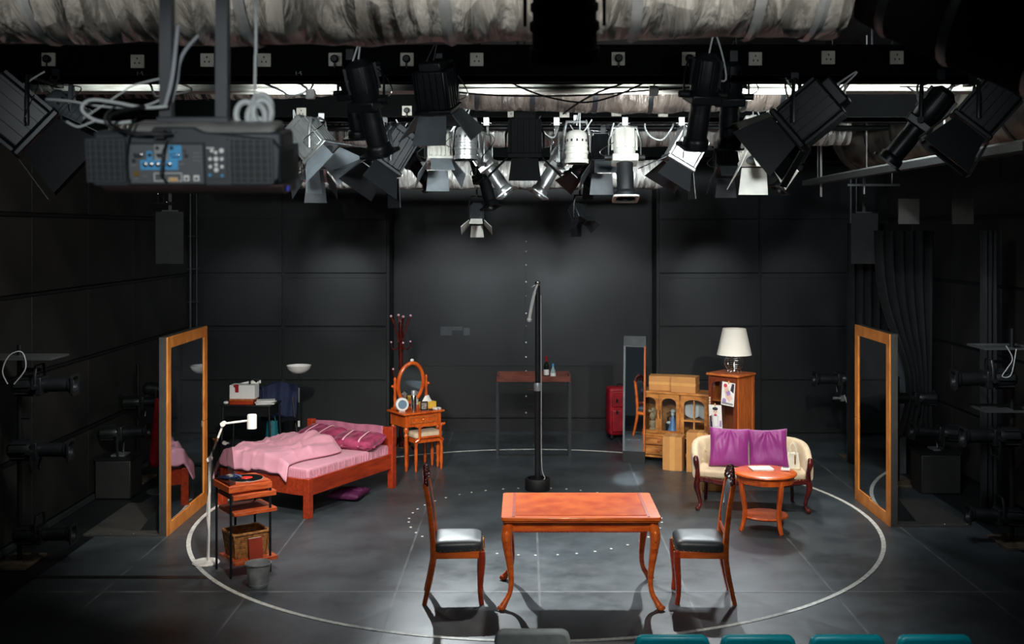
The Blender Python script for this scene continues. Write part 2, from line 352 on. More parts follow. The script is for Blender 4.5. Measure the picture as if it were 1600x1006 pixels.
for z in [0.3+0.23*k for k in range(14)]:
    MB().lathe([(0.014, 0), (0.009, 0.007)], 8, (0.02, 17.395, z+random.uniform(-.05, .05)), (0, -1, 0)).build('screw', WHITE if random.random() < .7 else GREYM, wb)
MB().bx(-1.35, -1.17, 17.388, 17.396, 1.52, 1.66).bx(-0.98, -0.88, 17.388, 17.396, 1.52, 1.64).bx(-1.24, -1.0, 17.389, 17.396, 1.60, 1.66).build('sticker', mat('old_tape', (66, 70, 72), 0.6, scale=20), wb)
struct(MB().bx(-2.1, 2.04, 17.3, 17.42, 0, 0.2), 'baseboard_back', BLACKM, 'black baseboard along the recessed back wall')
struct(MB().bx(-5.18, -5.12, 6, 16.8, 0, 0.05), 'baseboard_left', MATS['conduit_grey'] if 'conduit_grey' in MATS else mat('conduit_grey', (70, 74, 76), 0.4, metal=0.4), 'grey baseboard along the left wall')
struct(MB().bx(-5.9, 5.9, 2.5, 17.6, 5.2, 5.3), 'ceiling', BLACKP, 'black ceiling above the lighting rig')
# conduits on the corner walls beside the loudspeakers
for sx, px in ((-1, 283), (1, 1336)):
    q = P(px+(8 if sx < 0 else 0), 600, 16.4); mbp = MB()
    mbp.cyl((q.x, 16.6, 0.0), (q.x, 16.6, 4.2), 0.025); mbp.cyl((q.x+0.09, 16.62, 0.6), (q.x+0.09, 16.62, 4.2), 0.014)
    for z in (1.2, 2.1, 2.6, 3.1): mbp.bx(q.x-0.04, q.x+0.12, 16.58, 16.66, z, z+0.02)
    tag(mbp.build('conduit', mat('conduit_grey', (70, 74, 76), 0.4, metal=0.4)), 'grey vertical pipe conduit on the back wall at far %s corner' % ('left' if sx < 0 else 'right'), 'conduit')

# ------------------------------------------------------------------ floor marks
cx, cy, cr = 0.115, 12.17, 3.71
mb = MB(); n = 160
mb.ring([(cx+(cr+.022)*math.cos(2*PI*k/n), cy+(cr+.022)*math.sin(2*PI*k/n)) for k in range(n)],
        [(cx+(cr-.022)*math.cos(2*PI*k/n), cy+(cr-.022)*math.sin(2*PI*k/n)) for k in range(n)], 0.0003, 0.004)
tag(mb.build('floor_circle', TAPEW), 'large white taped circle on the black stage floor', 'floor tape')
dot = None; nd = 44
for k in range(nd):
    a = 2*PI*k/nd + random.uniform(-.02, .02); p = (cx+1.40*math.cos(a), 12.1+1.40*math.sin(a), 0)
    if dot is None: dot = MB().lathe([(0.015, 0.0004), (0.013, 0.003)], 10).build('floor_dot', TAPEW, loc=p); o = dot
    else: o = clone(dot, None, p)
    tag(o, 'small white dot in the dotted ring around the pole on the floor', 'floor mark', 'white dots of the inner floor ring')
# ================================================================== furniture
def bezleg(pts, rads, n=5): return catmull(pts, n), lerp_list(rads, n)
# ---- dining table
t = thing('dining_table', 'glossy orange-brown wooden dining table with curved legs at front of stage', 'table', (0.475, 9.565, 0))
W, D, H = 0.675, 0.44, 0.79
def rrect(w, d, r=0.05, k=4):
    out = []
    for sx, sy, a0 in ((1, 1, 0), (-1, 1, 90), (-1, -1, 180), (1, -1, 270)):
        for i in range(k+1):
            a = R(a0+90*i/k); out.append((sx*(w-r)+r*math.cos(a), sy*(d-r)+r*math.sin(a)))
    return out
top = MB().prism(rrect(W, D, 0.03), H-0.035, H-0.004).prism(rrect(W-0.012, D-0.012, 0.03), H-0.052, H-0.034).build('tabletop', WOODO, t, bevel=0.006)
MB().bx(-W+.12, W-.12, -D+.07, D-.05, H-.006, H+.0005).build('inlay_panel', mat('wood_burl', (226, 106, 40), 0.25, scale=6, rgb2=(190, 70, 22), coat=0.6, detail=7), top)
for s in (-1, 1): MB().bx(s*(W-.105)-.012, s*(W-.105)+.012, -D+.03, D-.03, H-.006, H).build('inlay_strip', WOODR, top)
for s in (-1, 1):
    a = MB().bx(-W+.1, W-.1, s*(D-.07)-.012, s*(D-.07)+.012, H-.135, H-.05).build('apron', WOODO, t)
    mb = MB()
    for k in range(64): mb.ball((-W+.12+k*(2*W-.24)/63, s*(D-.07)+s*.012, H-.137), 0.0085, 6, 4)
    mb.build('bead_trim', WOODR, a, kind='stuff')
for s in (-1, 1): MB().bx(s*(W-.07)-.012, s*(W-.07)+.012, -D+.1, D-.1, H-.135, H-.05).build('apron', WOODO, t)
def cab_leg(sx, sy, x, y, h, k=1.0, mat_=WOODO, par=None, claw=True):
    prof = [(h, 0.0, .040), (h*.93, .006, .048), (h*.82, .018, .046), (h*.66, .008, .037), (h*.48, -.010, .029), (h*.30, -.020, .023), (h*.17, -.006, .021), (h*.09, .026, .024), (h*.035, .050, .031), (0.0, .056, .022)]
    pts = [(x+sx*o*k, y+sy*o*k*.6, z) for z, o, r in prof]; ra = [r*k for z, o, r in prof]
    pt, rr = bezleg(pts, ra, 4); pt[-1].z = 0
    for p_ in pt: p_.z = max(p_.z, 0)
    l = MB().sweep(pt, rr, 10).build('leg', mat_, par)
    m2 = MB(); kn = Vector((x+sx*.018*k, y+sy*.012*k-.036*k, h*.83))
    m2.ball(kn, (.022*k, .018*k, .055*k), 8, 6); m2.ball(kn+Vector((0, .006, -.06*k)), (.014*k, .012*k, .05*k), 8, 6)
    m2.build('carved_knee', mat_, l)
    if claw:
        m3 = MB(); fx = Vector((x+sx*.062*k, y+sy*.036*k-.012, .022*k))
        for q in (-1, 0, 1): m3.ball(fx+Vector((sx*.012*k*(1-abs(q)), q*.016*k-.006, 0)), (.026*k, .012*k, .022*k), 7, 5)
        m3.build('claw_foot', mat_, l)
    return l
for sx in (-1, 1):
    for sy in (-1, 1): cab_leg(sx, sy, sx*(W-.065), sy*(D-.075), H-.05, 1.0, WOODO, t)

# ---- dining chairs
def dining_chair(label, loc, rz):
    c = thing('dining_chair', label, 'chair', loc, rz, 'leather dining chairs')
    # seat
    def pad(u, v):
        a = 2*PI*u; e = 0.28
        ca, sa = math.cos(a), math.sin(a); rx = math.copysign(abs(ca)**e, ca); ry = math.copysign(abs(sa)**e, sa)
        if v < .5: q = v/.5; k = 1-.03*(1-q); z = .455+.045*q
        else: q = (v-.5)/.5; k = math.cos(q*PI/2)**.35 if q < 1 else 0.0; z = .50+.055*math.sin(q*PI/2)
        return Vector((.215*k*rx+.005, .225*k*ry*(1-.05*rx), z))
    st = MB().grid(48, 14, pad, wrapu=True).build('seat', LEATHER, c)
    mb = MB()
    for s in (-1, 1):
        for k in range(10): mb.ball((-.19+k*.043, s*(.222-.002*k*.5), .464), .0075, 6, 4)
    for k in range(9): mb.ball((.222, -.19+k*.0475, .464), .0075, 6, 4)
    mb.build('nailhead_trim', BRASS, st, kind='stuff')
    for s in (-1, 1): MB().bx(-.2, .19, s*.2-.014, s*.2+.014, .395, .456).build('seat_rail', WOODO, c, bevel=.004)
    MB().bx(.175, .205, -.2, .2, .395, .456).build('seat_rail', WOODO, c, bevel=.004)
    MB().bx(-.225, -.195, -.2, .2, .395, .456).build('seat_rail', WOODO, c, bevel=.004)
    for s in (-1, 1):
        pt, rr = bezleg([(.205, s*.2, .45), (.207, s*.2, .35), (.196, s*.2, .2), (.194, s*.2, .1), (.205, s*.2, 0)], [.031, .031, .026, .022, .022], 4)
        MB().sweep(pt, rr, 8).build('leg', WOODR, c)
        pt, rr = bezleg([(-.285, s*.195, 0), (-.25, s*.195, .15), (-.215, s*.195, .33), (-.207, s*.195, .46), (-.22, s*.195, .65), (-.25, s*.19, .88), (-.278, s*.185, 1.03)], [.02, .023, .026, .028, .025, .023, .024], 4)
        MB().sweep(pt, rr, 8).build('leg', WOODO, c)
    # crest rail with carving
    mb = MB(); K = 20
    pts = []; ra = []
    for k in range(K+1):
        u = -1+2*k/K; z = 1.02+.085*math.cos(u*PI/2)**.7 if abs(u) < 1 else 1.02
        pts.append((-.277-.012*math.cos(u*PI/2), u*.19, z)); ra.append((.018, .03))
    mb.sweep(pts, [(.03, .018)]*len(pts), 8, up=(0, 0, 1)); cr_ = mb.build('crest_rail', WOODD, c)
    mb = MB()
    for k in range(11):
        u = -1+2*k/10; z = 1.05+.085*math.cos(u*PI/2*.98)**.7
        mb.ball((-.27-.012*math.cos(u*PI/2), u*.18, z+.005), (.022, .017, .022), 8, 6)
    for s in (-1, 1):
        mb.ball((-.268, s*.185, 1.03), (.026, .024, .034), 8, 6); mb.ball((-.26, s*.06, 1.06), (.018, .04, .018), 8, 6)
    mb.ball((-.285, 0, 1.125), (.02, .04, .03), 8, 6)
    mb.build('carving', WOODD, cr_)
    MB().sweep([(-.212, -.19, .60), (-.212, .19, .60)], [(.03, .015)]*2, 8, up=(0, 0, 1)).build('lower_back_rail', WOODR, c)
    def bk(u, v):
        a = 2*PI*u; ca, sa = math.cos(a), math.sin(a)
        yy = math.copysign(abs(ca)**.5, ca); zz = math.copysign(abs(sa)**.6, sa)
        q = math.sin(PI*v/2)**.5; r = q if v <= 1 else 1
        z = .82+.205*zz*r; x = -.22-.055*max(0, (z-.6)/.42)
        return Vector((x+.004+.032*(1-r*r)**.5, .165*yy*r, z))
    MB().grid(32, 9, bk, wrapu=True).build('backrest', LEATHER, c, solid=.02)
    return c
dining_chair('black leather dining chair at the left end of dining table', (-0.585, 9.49, 0), 3)
dining_chair('black leather dining chair at the right end of dining table', (1.52, 9.49, 0), 177)

# ---- round side table
c = thing('side_table', 'round orange wooden side table with lower shelf before the sofa', 'table', (2.58, 11.66, 0))
MB().lathe([(0, .575), (.30, .575), (.325, .585), (.335, .60), (.328, .615), (.31, .62), (0, .622)], 40).build('tabletop', WOODO, c)
MB().lathe([(.30, .515), (.305, .577), (.285, .577), (.28, .515), (.30, .515)], 40, caps=False).build('apron', WOODV, c)
MB().lathe([(0, .135), (.235, .135), (.245, .148), (.235, .16), (0, .16)], 36).build('shelf', WOODV, c)
for a in (197, 293, 40):
    ca, sa = math.cos(R(a)), math.sin(R(a))
    pt, rr = bezleg([(ca*r, sa*r, z) for r, z in ((.285, .56), (.275, .42), (.245, .26), (.245, .14), (.27, .05), (.295, 0))], [(.036, .022), (.034, .02), (.032, .02), (.03, .02), (.028, .018), (.026, .016)][0:0] or [.030, .029, .027, .026, .024, .022], 4)
    MB().sweep(pt, rr, 8).build('leg', WOODV, c)
q = G(1189, 733, .622)
b_ = thing('notebook', 'white sheet-covered notebook lying on the round side table', 'book', (q.x, 11.72, .622), 4)
MB().bx(-.115, .115, -.09, .09, .001, .016).build('pages', PAPER, b_); MB().bx(-.119, .119, -.093, .093, .016, .019).build('cover', PAPER, b_)
b_ = thing('tissue_pack', 'small white packet beside the notebook on the round table', 'packet', (2.80, 11.66, .622), -20)
MB().bx(-.05, .05, -.045, .045, .001, .03).build('wrapper', WHITE, b_, bevel=.01); MB().bx(-.03, .03, -.012, .012, .03, .034).build('flap', FIXG, b_)

# ---- loveseat
so = thing('loveseat', 'cream upholstered two-seat sofa with dark red carved wood legs', 'sofa', (2.63, 12.66, 0), -7)
def upath(u):
    # U shape in plan from left arm front over back to right arm front
    a = PI*(1-u); ca, sa = math.cos(a), math.sin(a); e = .45
    x = .635*math.copysign(abs(ca)**e, ca); y = -.27+.56*abs(sa)**e
    return x, y
def pathpt(s):
    return upath(s)
NU = 60; raw = [upath(i/400) for i in range(401)]; acc = [0]
for i in range(400): acc.append(acc[-1]+math.dist(raw[i], raw[i+1]))
def arc(s):
    d = s*acc[-1]
    for i in range(400):
        if acc[i+1] >= d: f = (d-acc[i])/max(acc[i+1]-acc[i], 1e-9); return raw[i][0]+(raw[i+1][0]-raw[i][0])*f, raw[i][1]+(raw[i+1][1]-raw[i][1])*f
    return raw[-1]
def sofa_wall(u, v):
    x, y = arc(u); x2, y2 = arc(min(u+.004, 1)); x1, y1 = arc(max(u-.004, 0))
    t_ = Vector((x2-x1, y2-y1)).normalized(); nx, ny = -t_.y, t_.x   # outward
    bk = min(1, max(0, math.sin(PI*u)*1.25)); top_ = .60+.15*bk*bk*(3-2*bk)
    a = 2*PI*v; ca, sa = math.cos(a), math.sin(a); th = .042+.012*bk
    off = th*math.copysign(abs(ca)**.6, ca); z = .36+(top_-.36)*(.5+.5*math.copysign(abs(sa)**.45, sa))
    off += .04*bk*max(0, (z-.4)/.35)
    return Vector((x+nx*off, y+ny*off, z))
mb = MB(); mb.grid(NU, 18, sofa_wall, wrapv=True)
for i in (0, NU-1): mb.f.append(tuple(i*18+k for k in range(18)))
bo = mb.build('backrest', CREAM, so)
mb = MB()
for r_ in (.50, .60):
    for k in range(9):
        u = .2+.6*(k+(.5 if r_ > .55 else 0))/9; x, y = arc(u); mb.ball((x*.93, y-.062, r_), .011, 7, 5)
mb.build('tuft_buttons', CREAM, bo)
MB().prism([(x*.95, y*.96) for x, y in [arc(i/40) for i in range(41)]]+[(.3, -.315), (0, -.33), (-.3, -.315)], .36, .455).build('seat', CREAM, so, bevel=.03, segs=4)
mb = MB()
for k in range(33):
    u = -1+2*k/32; mb.ball((u*.6, -.305-.02*math.cos(u*PI/2), .372+.008*math.cos(u*PI*2)), .009, 6, 4)
mb.build('nailhead_trim', BRASS, so, kind='stuff')
pts = [(-.60+1.2*k/24, -.29-.03*math.cos((-1+2*k/24)*PI/2), .335+.018*math.cos((-1+2*k/24)*PI*2)) for k in range(25)]
fr_ = MB().sweep(pts, [(.032, .018)]*25, 8, up=(0, 0, 1)).build('front_rail', WOODD, so)
mb = MB()
for k in range(7): mb.ball((-.15+.05*k, -.335, .325-.012*math.cos((k-3)/3*PI)), (.026, .012, .016), 7, 5)
mb.build('carving', WOODD, fr_)
for s in (-1, 1):
    pt, rr = bezleg([(s*.635, -.27, .60), (s*.64, -.305, .59), (s*.635, -.315, .54), (s*.62, -.29, .46), (s*.62, -.29, .36), (s*.63, -.30, .27), (s*.60, -.28, .15), (s*.59, -.275, .07), (s*.615, -.31, .02), (s*.62, -.325, 0)], [.022, .03, .032, .026, .032, .036, .023, .02, .024, .022], 4)
    for p_ in pt: p_.z = max(p_.z, 0)
    ap = MB().sweep(pt, rr, 9).build('arm_leg', WOODD, so, label='dark red carved arm post running into front leg')
    MB().ball((s*.618, -.325, .028), (.03, .026, .03), 8, 6).build('foot', WOODD, ap)
    pt, rr = bezleg([(s*.50, .2, .36), (s*.50, .205, .2), (s*.505, .23, 0)], [.026, .022, .02], 4)
    MB().sweep(pt, rr, 8).build('leg', WOODD, so)
def cushion(name, label, m, w, h, th, loc, rot, cat='cushion', group=None, seed=0, fold=.012):
    root = None; mb = MB()
    def side(sg):
        def fn(u, v):
            x, y = 2*u-1, 2*v-1; e = (max(0, (1-x**4))*max(0, (1-y**4)))**.5
            pin = 1-.07*(1-abs(y))**0*(1-y*y)*abs(x)**3*1.0; pin2 = 1-.07*(1-x*x)*abs(y)**3
            nz = noise.noise(Vector((x*1.2+seed, y*1.2, sg)))*fold*1.2+noise.noise(Vector((x*8+seed, y*1.6+x, sg*3)))*fold*.6
            d = math.hypot(x, y-1.0); nz += fold*1.1*math.sin(math.atan2(x, 1.05-y)*9+seed)*max(0, 1-d*.6)*e
            return Vector((x*w/2*pin, sg*(th/2*e**.75)+nz*e, y*h/2*pin2))
        return fn
    mb.grid(44, 44, side(-1)); mb.grid(44, 44, side(1))
    o = mb.build(name, m); o.location = loc; o.rotation_euler = rot
    bm = bmesh.new(); bm.from_mesh(o.data); bmesh.ops.remove_doubles(bm, verts=bm.verts, dist=.0006); bmesh.ops.recalc_face_normals(bm, faces=bm.faces); bm.to_mesh(o.data); bm.free()
    if cat: tag(o, label, cat, group)
    elif label: o['label'] = label
    return o
a1 = P(1141, 697, 12.60); a2 = P(1200, 697, 12.54)
cushion('cushion', 'purple velvet cushion on the left half of the cream sofa', PURPLE, .47, .46, .15, (a1.x, 12.66, .67), (R(-14), R(2), R(-7)), group='purple sofa cushions', seed=1)
cushion('cushion', 'purple velvet cushion in middle of sofa, its right neighbour the handbag', PURPLE, .46, .46, .15, (a2.x+.01, 12.58, .67), (R(-14), R(-3), R(-10)), group='purple sofa cushions', seed=5)
hb = thing('handbag', 'small cream handbag with two handles standing on the sofa seat', 'bag', (3.09, 12.50, .456), -25)
MB().prism([(-.085, 0), (.085, 0), (.06, .19), (-.06, .19)], -.03, .03, XZ).build('body', mat('cream_canvas', (240, 234, 214), .6), hb, bevel=.012)
for s in (-1, 1): MB().sweep(catmull([(-.035, s*.028, .18), (-.03, s*.03, .26), (0, s*.025, .30), (.03, s*.03, .26), (.035, s*.028, .18)], 5), .006, 6).build('handle', MATS['cream_canvas'], hb)
MB().bx(.02, .035, -.036, -.031, .06, .17).build('strap', BRASS, hb)

# ---- pine display cabinet
ca_ = thing('display_cabinet', 'pine sideboard with arched glass doors and two drawers', 'cabinet', (2.115, 15.05, 0), -25)
W, D, H = .50, .19, .985
MB().bx(-W, W, D-.012, D, .08, H-.03).build('back_board', WOODP, ca_)
for s in (-1, 1): MB().bx(s*W-s*.022, s*W, -D, D, 0, H-.03).build('side_panel', WOODP, ca_)
MB().bx(-W-.03, W+.03, -D-.035, D+.005, H-.032, H).build('top_board', WOODP, ca_, bevel=.008)
MB().bx(-W+.02, W-.02, -D, D, .07, .1).build('bottom_board', WOODP, ca_)
MB().bx(-W+.02, W-.02, -D+.02, D, .385, .405).build('shelf', WOODP, ca_)
MB().bx(.085, .115, -D, D, .1, H-.03).build('divider', WOODP, ca_)
MB().bx(-W+.02, .09, -D, -D+.02, .37, .41).build('cross_rail', WOODP, ca_); MB().bx(-W+.02, W-.02, -D, -D+.02, H-.06, H-.03).build('cross_rail', WOODP, ca_)
def arch(x0, x1, z0, zs, za, n=12):
    pts = [(x0, z0), (x1, z0)]
    for k in range(n+1):
        a = PI*k/n; cx_ = (x0+x1)/2; pts.append((cx_+(x1-x0)/2*math.cos(a), zs+(za-zs)*math.sin(a)))
    return pts
def outer_like(x0, x1, z0, z1, n=12):
    pts = [(x0, z0), (x1, z0)]
    for k in range(n+1):
        f = k/n
        pts.append((x1, z1) if k == 0 else ((x0, z1) if k == n else (x1+(x0-x1)*f, z1)))
    return pts
def glass_door(par, x0, x1, z0, z1, y, m, hx, cols=1):
    st = .04; inn = arch(x0+st, x1-st, z0+st, z1-.13, z1-.055)
    d = MB().ring(outer_like(x0, x1, z0, z1), inn, y-.022, y, XZ).build('door', m, par)
    MB().prism(inn, y-.012, y-.008, XZ).build('pane', GLASS, d)
    MB().sweep([(hx, y-.024, z0+.2), (hx, y-.04, z0+.23), (hx, y-.04, z0+.29), (hx, y-.024, z0+.32)], .006, 6).build('handle', BLACKM, d)
    return d
glass_door(ca_, -W+.024, -.205, .412, .955, -D, WOODP, -.228); glass_door(ca_, -.201, .086, .412, .955, -D, WOODP, -.178)
d = glass_door(ca_, .115, W-.02, .12, .955, -D, WOODP, .13)
MB().bx(.287, .307, -D-.02, -D, .15, .89).build('muntin', WOODP, d)
for z in (.36, .6): MB().bx(.15, W-.055, -D-.02, -D, z, z+.022).build('muntin', WOODP, d)
MB().bx(.13, W-.02, -D+.03, D-.01, .6, .612).build('shelf', WOODP, ca_)
for z0, z1 in ((.11, .235), (.245, .365)):
    dr = MB().bx(-W+.026, .084, -D-.016, -D+.1, z0, z1).build('drawer', WOODP, ca_, bevel=.003)
    MB().ring([(-W+.04, z0+.012), (.07, z0+.012), (.07, z1-.012), (-W+.04, z1-.012)], [(-W+.06, z0+.03), (.05, z0+.03), (.05, z1-.03), (-W+.06, z1-.03)], -D-.024, -D-.015, XZ).build('drawer_moulding', WOODP, dr)
    MB().lathe([(.008, 0), (.016, .012), (.018, .02), (.004, .028)], 10, (-.2, -D-.016, (z0+z1)/2), (0, -1, 0)).build('knob', WOODC, dr)
def in_local(root, p):
    a = root.rotation_euler.z; return Vector(root.location)+Matrix.Rotation(a, 3, 'Z') @ Vector(p)
# contents of the cabinet
q = in_local(ca_, (-.345, -.02, .405))
f = thing('figurine', 'beige figurine on a round foot behind the left arched glass door', 'figurine', q, -20)
BEI = mat('beige_ceramic', (214, 182, 138), .6)
MB().lathe([(.05, 0), (.055, .03), (.045, .05), (.06, .09), (.05, .13), (.025, .15)], 16).build('base', BEI, f)
MB().ball((-.01, 0, .20), (.045, .035, .055), 12, 8).ball((.04, 0, .24), (.045, .03, .03), 10, 7).ball((.0, 0, .29), (.035, .03, .035), 12, 8).ball((-.045, 0, .27), (.03, .02, .025), 10, 6).build('figure', BEI, f)
q = in_local(ca_, (-.06, -.02, .405))
f = thing('figurine', 'blue and white figurine behind the middle arched glass door', 'figurine', q, -20)
MB().lathe([(.075, 0), (.07, .02), (.05, .10), (.035, .17), (.02, .22)], 16).build('robe', mat('blue_ceramic', (120, 160, 210), .4), f)
MB().ball((0, 0, .25), (.03, .03, .036), 12, 8).ball((-.05, -.01, .13), (.04, .02, .02), 8, 6).ball((.005, 0, .29), (.036, .034, .03), 10, 6).build('head', WHITE, f)
q = in_local(ca_, (-.135, 0, .405))
f = thing('ornament', 'small dark ornament with gilt arm beside the blue figurine', 'ornament', q, -20)
MB().bx(-.03, .03, -.03, .03, 0, .12).bx(-.012, .012, -.012, .012, .12, .2).build('stand', BLACKM, f); MB().cyl((-.02, 0, .24), (.06, 0, .28), .012).build('arm', BRASS, f)
for i, (x, lab) in enumerate(((.215, 'white patterned plate standing behind the left upper pane of the right door'), (.385, 'white patterned plate standing behind the right upper pane of the right door'))):
    q = in_local(ca_, (x, .02, .613))
    p_ = thing('plate', lab, 'plate', q, -25+(12 if i == 0 else -12), 'display plates')
    MB().lathe([(.05, .012), (.09, .0), (.125, -.012), (.128, -.006), (.09, .008), (.0, .014)], 28, (0, 0, .128), (0, -1, .25), caps=False).build('dish', PAPER, p_)
    MB().ring([(.122*math.cos(2*PI*k/28), .122*math.sin(2*PI*k/28)) for k in range(28)], [(.095*math.cos(2*PI*k/28), .095*math.sin(2*PI*k/28)) for k in range(28)], 0, .002, Matrix.Translation((0, .004, .13)) @ Matrix.Rotation(R(90-14), 4, 'X')).build('rim_pattern', mat('lilac_print', (176, 176, 206), .5), p_)
def carton(label, loc, rz, w, d, h, tape='v'):
    o = thing('cardboard_box', label, 'box', loc, rz, 'cardboard boxes at the sideboard')
    MB().bx(-w/2, w/2, -d/2, d/2, 0, h-.003).build('carton', CARD, o, bevel=.004)
    MB().bx(-w/2, -.002, -d/2, d/2, h-.003, h).build('flap', CARD, o); MB().bx(.002, w/2, -d/2, d/2, h-.003, h).build('flap', CARD, o)
    if tape == 'v': MB().bx(-.035, .035, -d/2-.0015, d/2+.0015, h*.0, h+.0015).build('tape', TAPE, o)
    else: MB().bx(-w/2-.0015, w/2+.0015, -d/2-.0015, d/2+.0015, h*.42, h*.6).build('tape', TAPE, o)
    return o
q = in_local(ca_, (-.21, -.0, .985)); carton('cardboard box on the sideboard top, the left one of two', q, -14, .36, .24, .20, 'h')
q = in_local(ca_, (.13, -.06, .985)); carton('cardboard box on the sideboard top, the right one of two', q, -22, .34, .25, .215, 'v2')
q = G(1055, 736); carton('smaller upright cardboard box on floor before the sideboard drawers', (q.x, q.y+.14, 0), -18, .26, .24, .45)
q = G(1092, 736); carton('larger upright cardboard box on floor between sideboard and sofa', (q.x+.03, q.y-.02, 0), -20, .36, .22, .53)
carton('low cardboard box on floor tucked behind the left sofa arm', (2.33, 13.45, 0), -12, .25, .2, .16)

# ---- tall cabinet
tc_ = thing('tall_cabinet', 'tall reddish cabinet with two drawings taped on its glass door', 'cabinet', (2.73, 13.9, 0), -42)
w_, d_, h_ = .44, .40, 1.345
MB().bx(-w_, 0, d_-.012, d_, .05, h_-.03).build('back_board', WOODC, tc_)
MB().bx(-.02, 0, 0, d_, 0, h_-.03).build('side_panel', WOODC, tc_); MB().bx(-w_, -w_+.02, 0, d_, 0, h_-.03).build('side_panel', WOODC, tc_)
for z in (.06, .5, .98): MB().bx(-w_+.02, -.02, .02, d_-.012, z, z+.016).build('shelf', WOODC, tc_)
for y0, y1 in ((.0, .04), (d_-.05, d_)): MB().bx(.0, .006, y0, y1, .03, h_-.03).build('side_stile', WOODC, tc_)
MB().bx(0, .005, .04, d_-.05, .55, .6).build('side_rail', WOODC, tc_)
MB().bx(-w_-.025, .025, -.03, d_+.01, h_-.032, h_).build('top_board', WOODC, tc_, bevel=.008)
inn = arch(-w_+.06, -.06, .60, 1.19, 1.25)
dd = MB().ring(outer_like(-w_+.01, -.01, .53, 1.30), inn, -.02, 0, XZ).build('door', mat('wood_cabinet_shaded', (122, 56, 30), .35, scale=5, rgb2=(86, 34, 18), stretch=(6, 6, 1), coat=.3), tc_)  # darker copy of the cabinet wood, front's shade put into the colour
MB().prism(inn, -.012, -.008, XZ).build('pane', GLASS, dd)
mb = MB()
for k in range(6): mb.ball((-w_+.035, -.03, .86+.032*k), (.012, .012, .016), 8, 6)
mb.build('handle', CREAM, dd)
for z0, z1 in ((.06, .28), (.29, .51)):
    dr = MB().bx(-w_+.02, -.02, -.016, .1, z0, z1).build('drawer', MATS['wood_cabinet_shaded'], tc_, bevel=.003)
    MB().ring([(-w_+.04, z0+.02), (-.04, z0+.02), (-.04, z1-.02), (-w_+.04, z1-.02)], [(-w_+.07, z0+.05), (-.07, z0+.05), (-.07, z1-.05), (-w_+.07, z1-.05)], -.024, -.015, XZ).build('drawer_moulding', MATS['wood_cabinet_shaded'], dr)
    MB().lathe([(.008, 0), (.016, .012), (.004, .026)], 10, (-w_/2, -.016, (z0+z1)/2), (0, -1, 0)).build('knob', CHROME, dr)
def flatdisc(mb, x, z, rx, rz_, y, n=16): mb.prism([(x+rx*math.cos(2*PI*k/n), z+rz_*math.sin(2*PI*k/n)) for k in range(n)], y-.0006, y, XZ)
SK = mat('drawn_skin', (236, 206, 190), .8, var=.02); INK = mat('drawn_black', (50, 46, 60), .8); CRR = mat('drawn_red', (206, 66, 84), .8); LIL = mat('drawn_lilac', (178, 150, 206), .8); PEA = mat('drawn_peach', (236, 198, 180), .8)
def drawing(label, loc, rz, tilt, kind):
    o = thing('drawing', label, 'drawing', loc, rz); o.rotation_euler.y = R(tilt)
    MB().bx(-.095, .095, -.003, 0, 0, .30).build('sheet', PAPER, o)
    y = -.0032; mb = MB()
    if kind:
        m1 = MB(); flatdisc(m1, 0, .215, .038, .042, y); flatdisc(m1, -.055, .13, .012, .05, y); m1.build('drawn_face', SK, o)
        m2 = MB(); flatdisc(m2, 0, .25, .042, .022, y-.0007); flatdisc(m2, -.014, .215, .006, .006, y-.0007); flatdisc(m2, .014, .215, .006, .006, y-.0007); m2.prism([(-.09, .01), (-.05, .01), (-.05, .17), (-.09, .15)], y-.0006, y, XZ); m2.build('drawn_ink', INK, o)
        m3 = MB(); flatdisc(m3, 0, .17, .024, .012, y-.0014); flatdisc(m3, 0, .195, .01, .004, y-.0014); m3.build('drawn_bow', CRR, o)
        m4 = MB(); m4.prism([(.05, .02), (.085, .02), (.085, .1), (.06, .1)], y-.0006, y, XZ); m4.ring([(-.035, .02), (.035, .02), (.04, .16), (-.04, .16)], [(-.03, .025), (.03, .025), (.034, .155), (-.034, .155)], y-.0006, y, XZ); m4.build('drawn_suit', LIL, o)
    else:
        m1 = MB(); m1.prism([(-.07, .24), (-.03, .28), (.07, .10), (.02, .05), (-.03, .10)], y-.0006, y, XZ); m1.build('drawn_body', PEA, o)
        m2 = MB(); flatdisc(m2, -.045, .255, .026, .024, y-.0007); m2.build('drawn_spot', CRR, o)
        m3 = MB(); m3.prism([(-.03, .17), (.02, .2), (.04, .15), (-.01, .12)], y-.0014, y-.0008, XZ); flatdisc(m3, -.05, .06, .03, .03, y); m3.build('drawn_patch', LIL, o)
        m4 = MB()
        for k in range(9): m4.prism([(-.08+.018*k, .012), (-.07+.018*k, .012), (-.065+.018*k, .045-.002*k), (-.078+.018*k, .04)], y-.0006, y, XZ)
        m4.prism([(.03, .2), (.08, .17), (.085, .29), (.05, .29)], y-.0006, y, XZ); m4.build('drawn_ink', INK, o)
    MB().bx(-.01, .01, -.005, -.003, .28, .32).build('tape', TAPE, o)
drawing('child drawing of pink and purple shape, the upper sheet taped on tall cabinet', in_local(tc_, (-.13, -.045, .95)), -42, 4, 0)
drawing('child drawing of a dark-haired figure, the lower sheet taped on tall cabinet', in_local(tc_, (-.30, -.042, .64)), -42, -3, 1)
